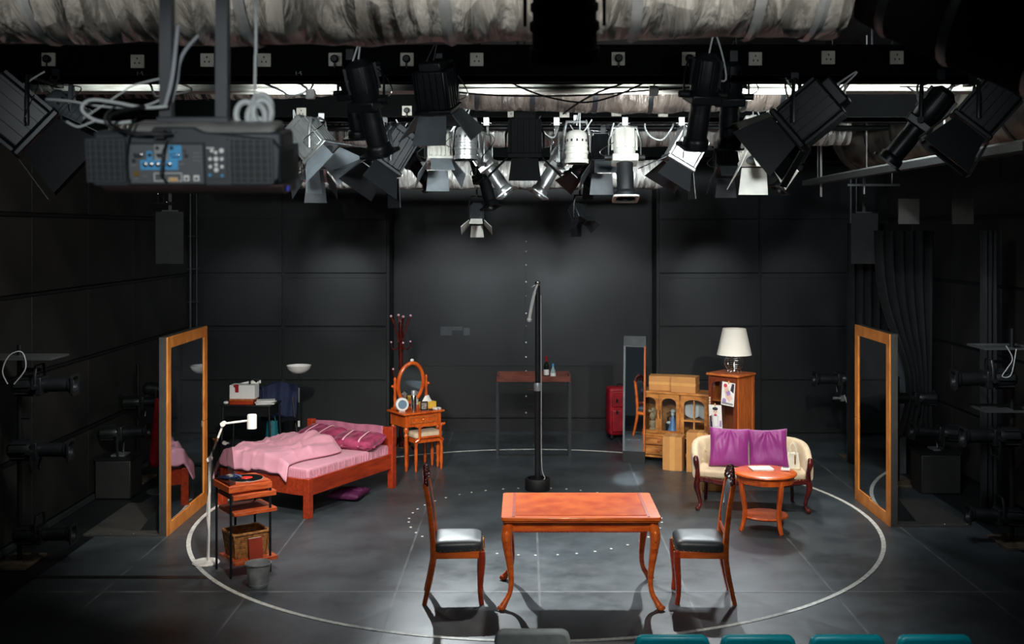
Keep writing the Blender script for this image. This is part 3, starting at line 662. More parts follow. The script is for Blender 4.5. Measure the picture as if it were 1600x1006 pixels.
# ---- table lamp
q = P(1148, 582, 14.05)
tl = thing('table_lamp', 'table lamp with white shade and wire globe base on the tall cabinet', 'lamp', (2.735, 14.18, 1.345))
MB().lathe([(.225, .235), (.15, .575), (.147, .575), (.222, .235), (.225, .235)], 36, caps=False).build('lamp_shade', LAMPW, tl)
gb = thing('x', None, None); bpy.data.objects.remove(gb)
wires = MB()
for k in range(8):
    z = .03+.20*(k+.5)/8; r_ = .127*math.sqrt(max(0.02, 1-((z-.135)/.115)**2)); wires.sweep([(r_*math.cos(2*PI*i/28), r_*math.sin(2*PI*i/28), z) for i in range(28)], .0022, 5, closed=True)
for k in range(6):
    a = 2*PI*k/6; wires.sweep([(.127*math.sin(PI*i/14)*math.cos(a), .127*math.sin(PI*i/14)*math.sin(a), .135-.115*math.cos(PI*i/14)) for i in range(15)], .0022, 5)
wires.build('wire_globe', CHROME, tl)
MB().lathe([(.03, .02), (.022, .05), (.008, .08), (.008, .26)], 12).build('stem', CHROME, tl)
for k in range(4):
    a = 2*PI*k/4+.6; ca, sa = math.cos(a), math.sin(a)
    MB().sweep(catmull([(.04*ca, .04*sa, .025), (.08*ca, .08*sa, .01), (.11*ca, .11*sa, .007), (.125*ca, .125*sa, .025), (.11*ca, .11*sa, .032)], 4), .005, 6).build('scroll_foot', CHROME, tl)

# ---- narrow leaning mirror
nm = thing('dressing_mirror', 'narrow full-length mirror in black and grey frame beside the sideboard', 'mirror', (1.50, 14.95, 0), -15)
nm.rotation_euler.x = R(-3.5)
MB().bx(-.155, .155, .0, .03, 0, 1.74).build('back_board', BLACKP, nm)
MB().bx(-.155, .155, -.012, 0, 0, .16).build('base_panel', BLACKP, nm)
MB().bx(-.155, .155, -.012, 0, 1.60, 1.74).build('top_panel', mat('mirror_grey', (72, 76, 78), .4), nm)
MB().bx(-.13, .13, -.006, 0, .16, 1.60).build('mirror_glass', MIRROR, nm)
for s in (-1, 1): MB().bx(s*.142-.013, s*.142+.013, -.014, 0, .16, 1.60).build('frame_strip', FIXG if s < 0 else WOODC, nm)
MB().bx(-.13, .13, -.014, 0, 1.588, 1.602).build('frame_strip', CHROME, nm)
# ---- red suitcase
sc = thing('suitcase', 'red fabric suitcase standing behind the narrow mirror at back wall', 'suitcase', (1.50, 16.75, 0), 10)
MB().bx(-.235, .235, -.13, .13, .06, .80).build('body', RED, sc, bevel=.05, segs=4)
MB().bx(-.2, .2, -.165, -.12, .12, .46).build('front_pocket', RED, sc, bevel=.02); MB().bx(-.2, .2, -.15, -.12, .5, .74).build('front_pocket', RED, sc, bevel=.015)
for z in (.58, .40): MB().bx(-.14, -.11, -.172, -.16, z, z+.05).build('zip_pull', CHROME, sc)
MB().sweep([(-.08, 0, .79), (-.08, 0, .83), (.08, 0, .83), (.08, 0, .79)], .012, 6).build('handle', RUBBER, sc)
for x in (-.19, .19):
    for y in (-.09, .09): MB().cyl((x-.015, y, .03), (x+.015, y, .03), .03, n=12).bx(x-.02, x+.02, y-.015, y+.015, .03, .07).build('wheel', RUBBER, sc)

# ---- bar table and bottles
bt = thing('bar_table', 'tall narrow bar table with wooden tray top on thin black legs', 'table', (.125, 15.62, 0))
W, D = .515, .20
MB().bx(-W, W, -D, D, 1.055, 1.075).build('tray_bottom', WOODR, bt)
BR = mat('wood_tray', (124, 62, 44), .4, scale=6, rgb2=(86, 38, 26), stretch=(1, 5, 5))
for s in (-1, 1): MB().bx(-W, W, s*D-.01, s*D+.01, 1.05, 1.13 if s < 0 else 1.15).build('tray_side', BR, bt); MB().bx(s*W-.01, s*W+.01, -D, D, 1.05, 1.14).build('tray_side', BR, bt)
for sx in (-1, 1):
    for sy in (-1, 1): MB().bx(sx*W-.019, sx*W+.019, sy*D-.016, sy*D+.016, 0, 1.05).build('leg', mat('bar_leg', (52, 56, 60), .4, metal=.3), bt)
    MB().bx(sx*W-.012, sx*W+.012, -D, D, .0, .022).build('floor_bar', BLACKM, bt)
MB().bx(-W, W, -D-.011, -D+.011, .0, .022).build('floor_bar', BLACKM, bt); MB().bx(-W, W, -D-.012, -D+.012, 1.03, 1.052).build('top_bar', BLACKM, bt)
MB().sweep([(-W-.07, -D-.02, 1.135), (-W, -D-.01, 1.15), (-W+.03, -D, 1.12)], .005, 6).build('hook', CHROME, bt)
wb_ = thing('wine_bottle', 'dark wine bottle with red capsule and white label on bar table', 'bottle', (.31, 15.6, 1.076))
MB().lathe([(.034, 0), (.038, .01), (.038, .18), (.032, .21), (.015, .235), (.0145, .25)], 18).build('glass_body', mat('dark_bottle', (26, 34, 26), .08, var=.05), wb_)
MB().lathe([(.0385, .05), (.0385, .13)], 18, caps=False).build('paper_label', PAPER, wb_); MB().lathe([(.016, .24), (.016, .30), (.0175, .302), (.0175, .315), (.01, .317)], 14).build('capsule', RED, wb_)
sb = thing('spirit_bottle', 'small clear bottle with blue cap on bar table', 'bottle', (.405, 15.57, 1.076))
MB().lathe([(.036, 0), (.04, .01), (.04, .09), (.03, .13), (.016, .15), (.014, .19)], 18).build('glass_body', mat('pale_bottle', (150, 170, 170), .1, var=.05), sb)
MB().lathe([(.0405, .03), (.0405, .085)], 18, caps=False).build('paper_label', PAPER, sb); MB().lathe([(.017, .175), (.017, .215), (.01, .217)], 14).build('cap', BLUE, sb)
sn = MB().lathe([(.0, 0), (.04, 0), (.045, .03), (.042, .03), (.036, .006), (0, .006)], 16, caps=False).build('snack_dish', WHITE, loc=(.53, 15.55, 1.076)); tag(sn, 'small white dish on the right end of bar table', 'dish')

# ---- pole with curved arm
po = thing('pole', 'tall black pole with curved white arm standing in a black tub base', 'pole', (.158, 13.42, 0))
MB().lathe([(0, .0), (.15, 0), (.155, .01), (.155, .13), (.145, .145), (.12, .145), (.12, .03), (0, .03)], 28, caps=False).build('tub_base', RUBBER, po)
for k in range(4):
    a = PI/4+k*PI/2; MB().obox((.07*math.cos(a), .07*math.sin(a), .09), (Vector((math.cos(a), math.sin(a), 0)), Vector((-math.sin(a), math.cos(a), 0)), Vector((0, 0, 1))), (.11, .02, .09)).build('rib', RUBBER, po)
MB().cyl((0, 0, .03), (0, 0, 1.3), .036, n=14).build('lower_tube', mat('pole_steel', (58, 60, 62), .35, metal=.6), po)
MB().cyl((0, 0, 1.28), (0, 0, 2.52), .031, n=14).build('upper_tube', MATS['pole_steel'], po)
cl = MB().lathe([(.045, 1.22), (.05, 1.24), (.05, 1.30), (.042, 1.32)], 14).build('clamp', STEEL, po)
MB().cyl((-.03, -.02, 1.25), (-.11, -.06, 1.24), .007, n=6).cyl((-.03, -.02, 1.06), (-.12, -.05, 1.055), .007, n=6).build('clamp_screw', CHROME, cl)
arm = MB().sweep(catmull([(.0, -.03, 2.54), (-.03, -.06, 2.46), (-.07, -.08, 2.30), (-.10, -.09, 2.13)], 6), [.014]*7+[.02]*12, 8).build('arm', WHITE, po)
MB().ball((-.102, -.09, 2.105), .032, 12, 8).build('ball_end', WHITE, arm); MB().ball((.0, -.02, 2.55), (.035, .03, .03), 10, 6).cyl((-.08, -.05, 2.505), (0, -.03, 2.53), .006).build('joint', CHROME, arm)
MB().sweep(catmull([(.04, -.035, 2.4), (.045, -.035, 1.4), (.045, -.035, .6), (.055, -.03, .25), (.09, -.02, .15), (.06, -.03, .12)], 5), .006, 6).build('cable', CABW, po)

# ---- coat rack
cr2 = thing('coat_rack', 'dark red wooden coat rack standing behind the dressing table', 'coat rack', (-1.77, 15.5, 0))
MB().lathe([(.035, .1), (.03, .3), (.022, .4), (.028, .5), (.024, 1.2), (.035, 1.25), (.028, 1.3), (.036, 1.5), (.03, 1.55), (.034, 1.75), (.022, 1.9), (.012, 1.95)], 14).build('post', WOODD, cr2)
for k in range(4):
    a = k*PI/2+.35; ca, sa = math.cos(a), math.sin(a)
    h = MB().sweep(catmull([(.025*ca, .025*sa, 1.60), (.06*ca, .06*sa, 1.75), (.10*ca, .10*sa, 1.88), (.14*ca, .14*sa, 1.97)], 4), .014, 7).build('arm', WOODD, cr2); MB().ball((.143*ca, .143*sa, 1.98), .02, 8, 6).build('ball_tip', PINKL, h)
    h = MB().sweep(catmull([(.025*ca, .025*sa, 1.55), (.08*ca, .08*sa, 1.50), (.13*ca, .13*sa, 1.53), (.14*ca, .14*sa, 1.60)], 4), .010, 6).build('hook', WOODD, cr2); MB().ball((.14*ca, .14*sa, 1.61), .016, 8, 6).build('ball_tip', PINKL, h)
for s in (-1, 1):
    h = MB().sweep(catmull([(s*.02, -.02, 1.14), (s*.07, -.05, 1.10), (s*.10, -.07, 1.15), (s*.10, -.07, 1.22)], 4), .010, 6).build('hook', WOODD, cr2); MB().ball((s*.1, -.07, 1.23), .016, 8, 6).build('ball_tip', PINKL, h)
for k in range(4):
    a = k*PI/2+.5; ca, sa = math.cos(a), math.sin(a); MB().sweep(catmull([(.03*ca, .03*sa, .25), (.12*ca, .12*sa, .17), (.2*ca, .2*sa, .06), (.26*ca, .26*sa, .018)], 4), .018, 7).build('foot', WOODD, cr2)
MB().sweep([(.15*math.cos(2*PI*i/20), .15*math.sin(2*PI*i/20), .13) for i in range(20)], .008, 6, closed=True).build('umbrella_ring', BRASS, cr2)

# ---- dressing table
vt = thing('dressing_table', 'orange wooden dressing table with oval swing mirror and one drawer', 'dressing table', (-1.34-.235*.588+.0, 14.52+.235*.809, 0), 36)
W, D, H = .275, .20, .775
MB().prism(rrect(W+.045, D+.04, .015), H-.025, H).build('tabletop', WOODV, vt, bevel=.006)
MB().bx(-W, W, D-.012, D, H-.19, H-.02).build('apron', WOODV, vt)
for s in (-1, 1): MB().bx(s*W-s*.012, s*W, -D, D, H-.19, H-.02).build('apron', WOODV, vt)
MB().ring([(-W, H-.19), (W, H-.19), (W, H-.02), (-W, H-.02)], [(-W+.06, H-.16), (W-.06, H-.16), (W-.06, H-.05), (-W+.06, H-.05)], -D, -D+.014, XZ).build('front_frame', WOODV, vt)
dr = MB().bx(-W+.062, W-.062, -D+.003, -D+.2, H-.158, H-.052).build('drawer', WOODV, vt)
MB().ring([(-W+.07, H-.15), (W-.07, H-.15), (W-.07, H-.06), (-W+.07, H-.06)], [(-W+.09, H-.13), (W-.09, H-.13), (W-.09, H-.08), (-W+.09, H-.08)], -D-.006, -D+.004, XZ).build('drawer_moulding', WOODC, dr); MB().lathe([(.007, 0), (.014, .012), (.003, .022)], 10, (0, -D+.003, H-.105), (0, -1, 0)).build('knob', BRASS, dr)
for sx in (-1, 1):
    for sy in (-1, 1):
        MB().lathe([(.014, 0), (.022, .02), (.02, .06), (.03, .09), (.018, .12), (.024, .16), (.026, .35), (.021, .44), (.032, .47), (.02, .50), (.032, .53), (.032, .56), (.02, .585)], 12, (sx*(W-.028), sy*(D-.028), 0)).bx(sx*(W-.028)-.03, sx*(W-.028)+.03, sy*(D-.028)-.03, sy*(D-.028)+.03, .585, .76).build('leg', WOODV, vt)
# mirror stand
mz = H+.02; pw = .245
MB().bx(-pw-.03, pw+.03, .08, .19, H, H+.03).build('mirror_base', WOODV, vt, bevel=.006)
for s in (-1, 1):
    pst = MB().lathe([(.02, mz), (.026, mz+.03), (.016, mz+.06), (.022, mz+.15), (.014, mz+.24), (.024, mz+.27), (.02, mz+.33), (.014, mz+.36), (.022, mz+.385), (.018, mz+.41), (.004, mz+.425)], 12, (s*pw, .135, 0)).build('mirror_post', WOODV, vt)
    MB().ball((s*(pw+.035), .135, mz+.30), .022, 8, 6).build('swivel_knob', WOODV, pst)
Mm = Matrix.Translation((0, .135, mz+.325)) @ Matrix.Rotation(R(7), 4, 'X')
fr2 = MB(); fr2.sweep([Mm @ Vector((.195*math.cos(2*PI*i/48), 0, .275*math.sin(2*PI*i/48))) for i in range(48)], .028, 9, closed=True); mf = fr2.build('mirror_frame', WOODV, vt)
MB().prism([(.185*math.cos(2*PI*i/40), .265*math.sin(2*PI*i/40)) for i in range(40)], -.004, .006, Mm @ XZ).build('mirror_glass', MIRROR, mf)
MB().ball(Mm @ Vector((0, 0, .315)), (.03, .015, .022), 8, 6).build('finial', WHITE, mf)
def on_v(p): return in_local(vt, p)
o = thing('desk_clock', 'round white desk clock with blue-grey face on dressing table', 'clock', on_v((-.245, -.06, H)), 20)
MB().lathe([(.09, 0), (.095, .015), (.085, .045), (.06, .05)], 28, (0, .02, .095), (0, -1, .15)).build('case', WHITE, o); MB().lathe([(.06, 0), (.058, .004)], 28, (0, -.03, .103), (0, -1, .15)).build('face', mat('clock_face', (110, 140, 158), .3), o); MB().bx(-.04, .04, -.01, .05, 0, .02).build('foot', WHITE, o)
o = thing('vacuum_flask', 'silver steel vacuum flask standing on dressing table front', 'flask', on_v((-.13, -.17, H)))
MB().lathe([(.034, 0), (.036, .005), (.036, .21), (.03, .225)], 20).build('flask_body', CHROME, o); MB().lathe([(.034, .225), (.034, .28), (.03, .29), (0, .291)], 20).build('cap', STEEL, o)
o = thing('jar', 'small orange jar beside the steel flask on dressing table', 'jar', on_v((-.04, -.08, H))); MB().lathe([(.035, 0), (.04, .01), (.04, .07), (.03, .085)], 16).build('jar_body', mat('orange_jar', (214, 84, 40), .3), o); MB().lathe([(.032, .085), (.032, .11), (0, .112)], 16).build('lid', WHITE, o)
o = thing('tube_bottle', 'pale lotion bottle behind the orange jar on dressing table', 'bottle', on_v((0, .0, H))); MB().lathe([(.025, 0), (.035, .12), (.036, .14)], 14).build('tube', PAPER, o); MB().lathe([(.02, .14), (.018, .165), (0, .166)], 14).build('cap', WHITE, o)
o = thing('picture_frame', 'small dark picture frame on dressing table front', 'picture frame', on_v((.06, -.12, H)), 20); MB().ring([(-.05, 0), (.05, 0), (.05, .12), (-.05, .12)], [(-.038, .014), (.038, .014), (.038, .106), (-.038, .106)], -.008, .008, XZ).build('frame', BLACKM, o); MB().bx(-.04, .04, 0, .004, .012, .108).build('photo', mat('photo_print', (170, 160, 150), .5, scale=40, rgb2=(60, 56, 54)), o)
o = thing('tissue_box', 'yellow tissue box with white tissue on dressing table', 'tissue box', on_v((.19, .02, H)), 36+6); MB().bx(-.115, .115, -.06, .06, 0, .09).build('carton', mat('yellow_card', (232, 186, 70), .6, var=.04), o, bevel=.005)
MB().grid(16, 9, lambda u, v: Vector(((.085-.05*v)*math.cos(2*PI*u)*(1+.2*math.sin(6*PI*u)*v), (.03-.012*v)*math.sin(2*PI*u), .088+.075*v+.012*math.sin(4*PI*u)*v)), wrapu=True).build('tissue', PAPER, o)
o = thing('compact', 'white powder compact at right end of dressing table', 'compact', on_v((.26, -.12, H)), 20); MB().lathe([(.06, 0), (.06, .016), (.055, .02), (0, .021)], 20).build('case', WHITE, o); MB().bx(-.01, .01, -.066, -.056, .004, .014).build('clasp', CHROME, o)
o = thing('car_key', 'small black key fob lying before the tissue box', 'key', on_v((.14, -.16, H)), 20); MB().bx(-.03, .03, -.018, .018, 0, .014).build('fob', RUBBER, o, bevel=.005); MB().bx(.03, .07, -.006, .006, .003, .008).build('blade', CHROME, o)
# ---- low-backed vanity chair
vc = thing('vanity_chair', 'low-backed wooden chair with cream seat tucked under dressing table', 'chair', in_local(vt, (.03, -.175, 0)), 33)
for sx in (-1, 1):
    for sy in (-1, 1): MB().lathe([(.012, 0), (.02, .03), (.016, .06), (.024, .10), (.024, .30), (.016, .34), (.026, .37), (.022, .42)], 10, (sx*.19, sy*.13, 0)).build('leg', WOODV, vc)
for s in (-1, 1): MB().bx(-.2, .2, s*.13-.012, s*.13+.012, .38, .44).build('seat_rail', WOODV, vc, bevel=.004); MB().bx(s*.19-.012, s*.19+.012, -.13, .13, .38, .44).build('seat_rail', WOODV, vc)
MB().prism(rrect(.215, .15, .05), .44, .515).build('seat', CREAM, vc, bevel=.028, segs=4)
for s in (-1, 1): MB().sweep(catmull([(s*.21, -.15, .40), (s*.16, -.165, .44), (s*.155, -.17, .52), (s*.16, -.175, .60), (s*.19, -.175, .62)], 4), .017, 8).build('back_post', WOODV, vc)
MB().sweep(catmull([(-.22, -.175, .62), (-.16, -.175, .60), (-.1, -.178, .615), (0, -.18, .61), (.1, -.178, .615), (.16, -.175, .60), (.22, -.175, .62)], 4), .016, 8).build('back_rail', WOODV, vc)
MB().sweep([(-.16, -.17, .455), (.16, -.17, .455)], .015, 8).build('back_rail', WOODV, vc)
# ---- bed: origin at near foot corner; local x runs along the length to the head, local y across
bed_rz = math.degrees(math.atan2(.884, .467))
bd = thing('bed', 'red-brown wooden bed with pink bedding', 'bed', (-2.41, 12.08, 0), bed_rz)
BL, BW = 1.62, 1.26
for x, y, h in ((0, 0, .44), (0, BW, .44), (BL, 0, .76), (BL, BW, .76)):
    MB().bx(x-.04, x+.04, y-.04, y+.04, 0, h).build('post', WOODR, bd, bevel=.004)
for y in (0, BW): MB().bx(.04, BL-.04, y-.018, y+.018, .245, .43).build('side_rail', WOODR, bd, bevel=.004)
MB().bx(-.02, .02, .04, BW-.04, .245, .43).build('foot_board', WOODR, bd, bevel=.004)
MB().bx(BL-.02, BL+.02, .04, BW-.04, .30, .75).build('head_board', WOODR, bd, bevel=.004)
MB().bx(.02, BL-.02, .02, BW-.02, .27, .30).build('slat_base', WOODR, bd)
def matt(u, v):
    return None
def mattress():
    mb = MB(); x0, x1, y0, y1, z0, z1 = .025, BL-.025, .022, BW-.022, .31, .535
    m = MB().bx(x0, x1, y0, y1, z0, z1); o = m.build('mattress', PINK, bd, bevel=.035, segs=4); return o
mo = mattress()
tag(mo, 'pink fitted mattress sheet', None)
mb = MB()
for k in range(26):
    x = .05+1.5*(k+random.random()*.6)/26; mb.sweep([(x, .018, .52), (x+random.uniform(-.02, .03), .014, .44), (x+random.uniform(-.03, .05), .02, .36)], [.005, .008, .003], 5)
for k in range(8):
    x = .05+.09*k/8; mb.sweep([(.03, .06+k*.03, .525), (.018, .04+k*.035, .42)], [.006, .005], 5)
mb.build('sheet_folds', PINK, mo)
# cloth over the head board
def cl_f(u, v):
    y = .12+(BW-.2)*u; s = v*2-1
    z = .758-.20*abs(s)**1.0 if abs(s) > .1 else .758
    x = BL+(.026+.004*math.sin(u*40))*(1 if s > .1 else (-1 if s < -.1 else s*10))
    return Vector((x, y, z+.006*math.sin(u*11)))
tag(MB().grid(40, 21, cl_f).build('headboard_cloth', mat('pink_throw', (186, 110, 136), .6, bump=.1, bscale=25), bd, solid=.004), 'dusty pink cloth draped over the headboard', None)
def on_bed(p): return in_local(bd, p)
hz = R(bed_rz)
def pillow(label, p, rz, tilt, seed):
    root = thing('pillow', label, 'pillow', on_bed(p), bed_rz+rz, 'wine satin pillows'); root.rotation_euler = (0, R(tilt), R(bed_rz+rz))
    o = cushion('pillow_body', None, SATIN, .60, .40, .15, (0, 0, 0), (0, 0, 0), cat=None, seed=seed, fold=.012)
    # lay flat: long side along local y
    o.rotation_euler = (R(90), 0, R(90)); o.parent = root
    for s in (-.11, .11):
        MB().grid(12, 2, lambda u, v: Vector((-.19+.38*u, s+.02*(v-.5), .004+.082*max(0, (1-(2*u-1)**4))**.4))).build('pale_stripe', PINKL, root, solid=.006)
    fr = MB(); n = 72
    def rim(u, v):
        a = 2*PI*u; ca, sa = math.cos(a), math.sin(a); e = .35
        k = 1+.12*v; return Vector((.195*k*math.copysign(abs(ca)**e, ca), .295*k*math.copysign(abs(sa)**e, sa), .014*math.sin(u*90)*v))
    fr.grid(n, 4, rim, wrapu=True).build('frill', SATIN, root, solid=.005)
    return root
pillow('wine satin pillow with pale stripes at near side of the bed', (1.28, .28, .62), 8, -12, 2)
pillow('wine satin pillow with pale stripes at far side of the bed, half under duvet', (1.36, .92, .63), -4, -14, 8)
# duvet
def duv(u, v):
    # u along length (0 foot .. 1 head), v across (0 near .. 1 far)
    near = .20+.16*u+.10*math.sin(u*5+.6)+.42*max(0, u-.78)*2
    x = -.06+1.20*u; y = near+(BW+.10-near)*v
    e = min(1, v*7)*min(1, (1-u)*9)
    hgt = .545+.075*min(1, v*9)*(.6+.4*min(1, (1-u)*8))
    hgt += .09*math.exp(-((u-.86)/.16)**2-((v-.42)/.28)**2)
    q = Vector((x*2.2, y*2.2, 0)); wv = noise.noise(q+Vector((3, 1, 0)))
    f1 = math.sin((x*1.1-y*.75)*15+wv*5); f2 = math.sin((x*.5+y*1.2)*19+2.2*noise.noise(q*1.7))
    rg = lambda t_: (1-abs(math.sin(t_)))**2.2
    m1 = .5+.5*noise.noise(q*.9+Vector((0, 5, 0))); m2 = .5+.5*noise.noise(q*1.3+Vector((9, 2, 0)))
    hgt += e*(.040*m1*rg((x*1.0-y*.55)*9+wv*2.5)+.034*m2*rg((x*.75+y*1.1)*8+1.8*noise.noise(q*1.5))+.022*rg((x*.4-y*1.3)*13+wv*3)*m2+.035*wv+.010*f2)
    over = max(0, y-BW+.02)
    if over > 0: hgt -= over*1.6
    foot = max(0, .015-x)
    if foot > 0: hgt -= foot*2.2
    return Vector((x, y, max(hgt, .545 if over == 0 and foot == 0 else .3)))
dv = MB().grid(120, 100, duv).build('duvet', PINK, solid=-.02)
dv.location = bd.location; dv.rotation_euler = bd.rotation_euler
tag(dv, 'rumpled pink duvet pushed to the far side of the bed', 'duvet')
pu = cushion('floor_cushion', 'dark purple cushion lying on the floor under the bed', mat('dark_plum', (92, 26, 74), .6, bump=.1), .42, .40, .10, on_bed((.95, .16, .06)), (R(90), 0, R(bed_rz+15)), seed=3)

# ---- record player stand
rk = thing('record_stand', 'open wooden record stand on thin black posts with staggered shelves', 'shelf', (-2.66, 10.24, 0), 36)
sl = [('top_slab', 0.0, 0.0, .785, .845), ('shelf', .035, -.02, .715, .762), ('shelf', .045, -.015, .565, .60), ('shelf', .045, -.03, .115, .15)]
for nm_, ox, oy, z0, z1 in sl: MB().bx(-.21+ox, .21+ox, -.20+oy, .20+oy, z0, z1).build(nm_, WOODT, rk, bevel=.004)
MB().bx(-.17, .17, -.17, .17, .762, .786).build('spacer', WOODR, rk)
for x, y in ((-.185, -.185), (.19, -.20), (-.19, .17), (.19, .17)):
    MB().cyl((x, y, 0), (x, y, .79), .0115, n=10).build('post', BLACKM, rk)
for x in (-.02,): MB().cyl((.0, .185, .15), (.0, .185, .57), .0115, n=10).build('post', BLACKM, rk)
tt = thing('record_player', 'record player with black record, red centre and raised clear lid', 'record player', in_local(rk, (0, 0, .846)), 36)
MB().bx(-.19, .20, -.185, .185, 0, .014).build('deck', WOODT, tt)
rec = MB().lathe([(.0, .016), (.148, .016), (.15, .019), (.148, .022), (0, .022)], 40, (.035, -.01, 0)).build('record', mat('vinyl_black', (10, 10, 11), .2), tt)
MB().lathe([(.055, .022), (.054, .024), (0, .024)], 28, (.035, -.01, 0)).build('record_label', mat('record_red', (206, 44, 30), .4), rec)
MB().lathe([(.15, 0), (.155, .012), (.15, .016)], 32, (.035, -.01, 0)).build('platter', STEEL, tt)
MB().sweep(catmull([(-.02, .16, .05), (-.06, .08, .052), (-.05, .02, .045), (-.01, -.01, .032)], 4), .006, 6).cyl((-.02, .16, .014), (-.02, .16, .06), .015).build('tonearm', CHROME, tt)
ld = MB(); M_ = Matrix.Translation((-.20, 0, .01)) @ Matrix.Rotation(R(-6), 4, 'Y')
ld.box((0, 0, .19), (.004, .38, .38)).box((.03, 0, .378), (.06, .38, .004)).box((.03, -.188, .19), (.06, .004, .38)).box((.03, .188, .19), (.06, .004, .38))
ld.v = [tuple(M_ @ Vector(v)) for v in ld.v]; ldo = ld.build('lid', ACRYL, tt)
MB().box(M_ @ Vector((.05, -.15, .37)), (.03, .06, .012)).build('lid_handle', CHROME, ldo)
sv = thing('record_sleeve', 'blue record sleeve lying at the back of the record player', 'record sleeve', in_local(rk, (-.09, .10, .861)), 50); MB().bx(-.09, .09, -.07, .07, .012, .018).build('sleeve', mat('blue_sleeve', (60, 90, 150), .4, scale=8), sv); MB().bx(-.02, .02, -.03, .03, .018, .03).build('paper_insert', PAPER, sv)
# wicker basket
bk = thing('wicker_basket', 'square wicker basket on the bottom shelf of the record stand', 'basket', in_local(rk, (.03, -.01, .15)), 36)
def tube_rect(w, d, r, z, k=5): return [(x, y, z) for x, y in rrect(w, d, r, k)]
mb = MB()
for i in range(13):
    z = .012+.0165*i; f = i/12; mb.sweep(tube_rect(.145+.025*f, .125+.022*f, .03, z), .0095, 5, closed=True)
mb.build('weave', WICKER, bk, kind='stuff')
mb = MB()
for i, (x, y, z) in enumerate(tube_rect(.145, .125, .03, 0, 5)): pass
per = []
for k in range(44):
    a = k/44*4; s_ = int(a); f = a-s_
    cn = [(-1, -1), (1, -1), (1, 1), (-1, 1)]; p0, p1 = cn[s_], cn[(s_+1) % 4]; per.append((p0[0]+(p1[0]-p0[0])*f, p0[1]+(p1[1]-p0[1])*f))
for x, y in per: mb.sweep([(x*.148, y*.128, .0), (x*.174, y*.15, .225)], .007, 5)
mb.build('stakes', WICKER, bk, kind='stuff')
MB().sweep(tube_rect(.175, .152, .03, .228), .014, 7, closed=True).build('rim', WICKER, bk); MB().bx(-.14, .14, -.12, .12, .0, .012).build('basket_base', WICKER, bk)
bo = thing('red_book', 'reddish-brown book leaning on the wicker basket front', 'book', in_local(rk, (.045, -.215, .15)), 36); bo.rotation_euler.x = R(-9)
MB().bx(-.065, .065, -.012, .012, 0, .19).build('cover', mat('book_red', (150, 50, 32), .5), bo); MB().bx(-.06, .062, -.0085, .0085, .004, .192).build('pages', PAPER, bo)
# bucket
q = G(400, 920)
bu = thing('bucket', 'small galvanised metal bucket on the floor before the record stand', 'bucket', (q.x, q.y+.08, 0))
MB().lathe([(0, .004), (.078, .004), (.08, 0), (.083, .006), (.112, .20), (.118, .205), (.118, .212), (.110, .212), (.108, .20), (.078, .012), (0, .012)], 32, caps=False).build('pail', STEEL, bu)
MB().lathe([(.084, .022), (.0875, .026), (.085, .032)], 32, caps=False).build('lower_band', STEEL, bu)
MB().sweep([(-.115*math.cos(PI*i/14), -.118*math.sin(PI*i/14)*.98, .21+.0*i) for i in range(15)], .003, 5).build('handle', CHROME, bu)
# white reading lamp
q = G(322, 880)
rl = thing('reading_lamp', 'white jointed floor reading lamp with round base beside record stand', 'lamp', (q.x, q.y, 0))
MB().lathe([(0, 0), (.125, 0), (.13, .01), (.12, .022), (.03, .03), (0, .03)], 32).build('base', WHITE, rl)
j1 = P(328, 717, q.y)-Vector((q.x, q.y, 0)); j2 = P(349, 662, q.y)-Vector((q.x, q.y, 0)); j3 = P(388, 657, q.y)-Vector((q.x, q.y, 0))
MB().cyl((0.02, 0, .02), j1, .014, n=10).build('pole', WHITE, rl)
ja = MB().cyl(j1, j2, .011, n=10).build('lower_arm', WHITE, rl); MB().cyl(j1+Vector((0, -.03, 0)), j1+Vector((0, .03, 0)), .024, n=14).build('joint', WHITE, ja)
jb = MB().cyl(j2, j3, .011, n=10).build('upper_arm', WHITE, rl); MB().cyl(j2+Vector((0, -.03, 0)), j2+Vector((0, .03, 0)), .024, n=14).build('joint', WHITE, jb)
MB().lathe([(.0, .06), (.04, .06), (.045, .05), (.047, -.075), (.044, -.075), (.041, .04)], 20, j3+Vector((.035, 0, 0)), caps=False).build('lamp_head', WHITE, rl)
MB().sweep(catmull([(.02, -.02, .04), (.03, -.03, .3), (.015, -.03, .5), (.035, -.02, .75), j1+Vector((.015, -.02, 0))], 5), .004, 5).build('cable', CABW, rl)
# torchiere
q = P(467, 577, 14.85)
to = thing('torchiere_lamp', 'black floor lamp with white bowl shade behind the bed', 'lamp', (q.x, q.y, 0))
MB().lathe([(.035, q.z-.06), (.09, q.z-.045), (.145, q.z+.0), (.168, q.z+.055), (.163, q.z+.055), (.14, q.z+.005), (.085, q.z-.035), (0, q.z-.045)], 32, caps=False).build('lamp_shade', WHITE, to)
MB().cyl((0, 0, .02), (0, 0, q.z-.05), .0115, n=10).build('pole', BLACKM, to); MB().lathe([(.13, 0), (.13, .015), (.02, .03)], 24).build('base', BLACKM, to)
MB().cyl((0, 0, .52), (0, 0, .60), .016, n=10).build('dimmer', WHITE, to); MB().cyl((0, 0, .85), (0, 0, 1.05), .0125, n=10).build('sleeve', GREYM, to)

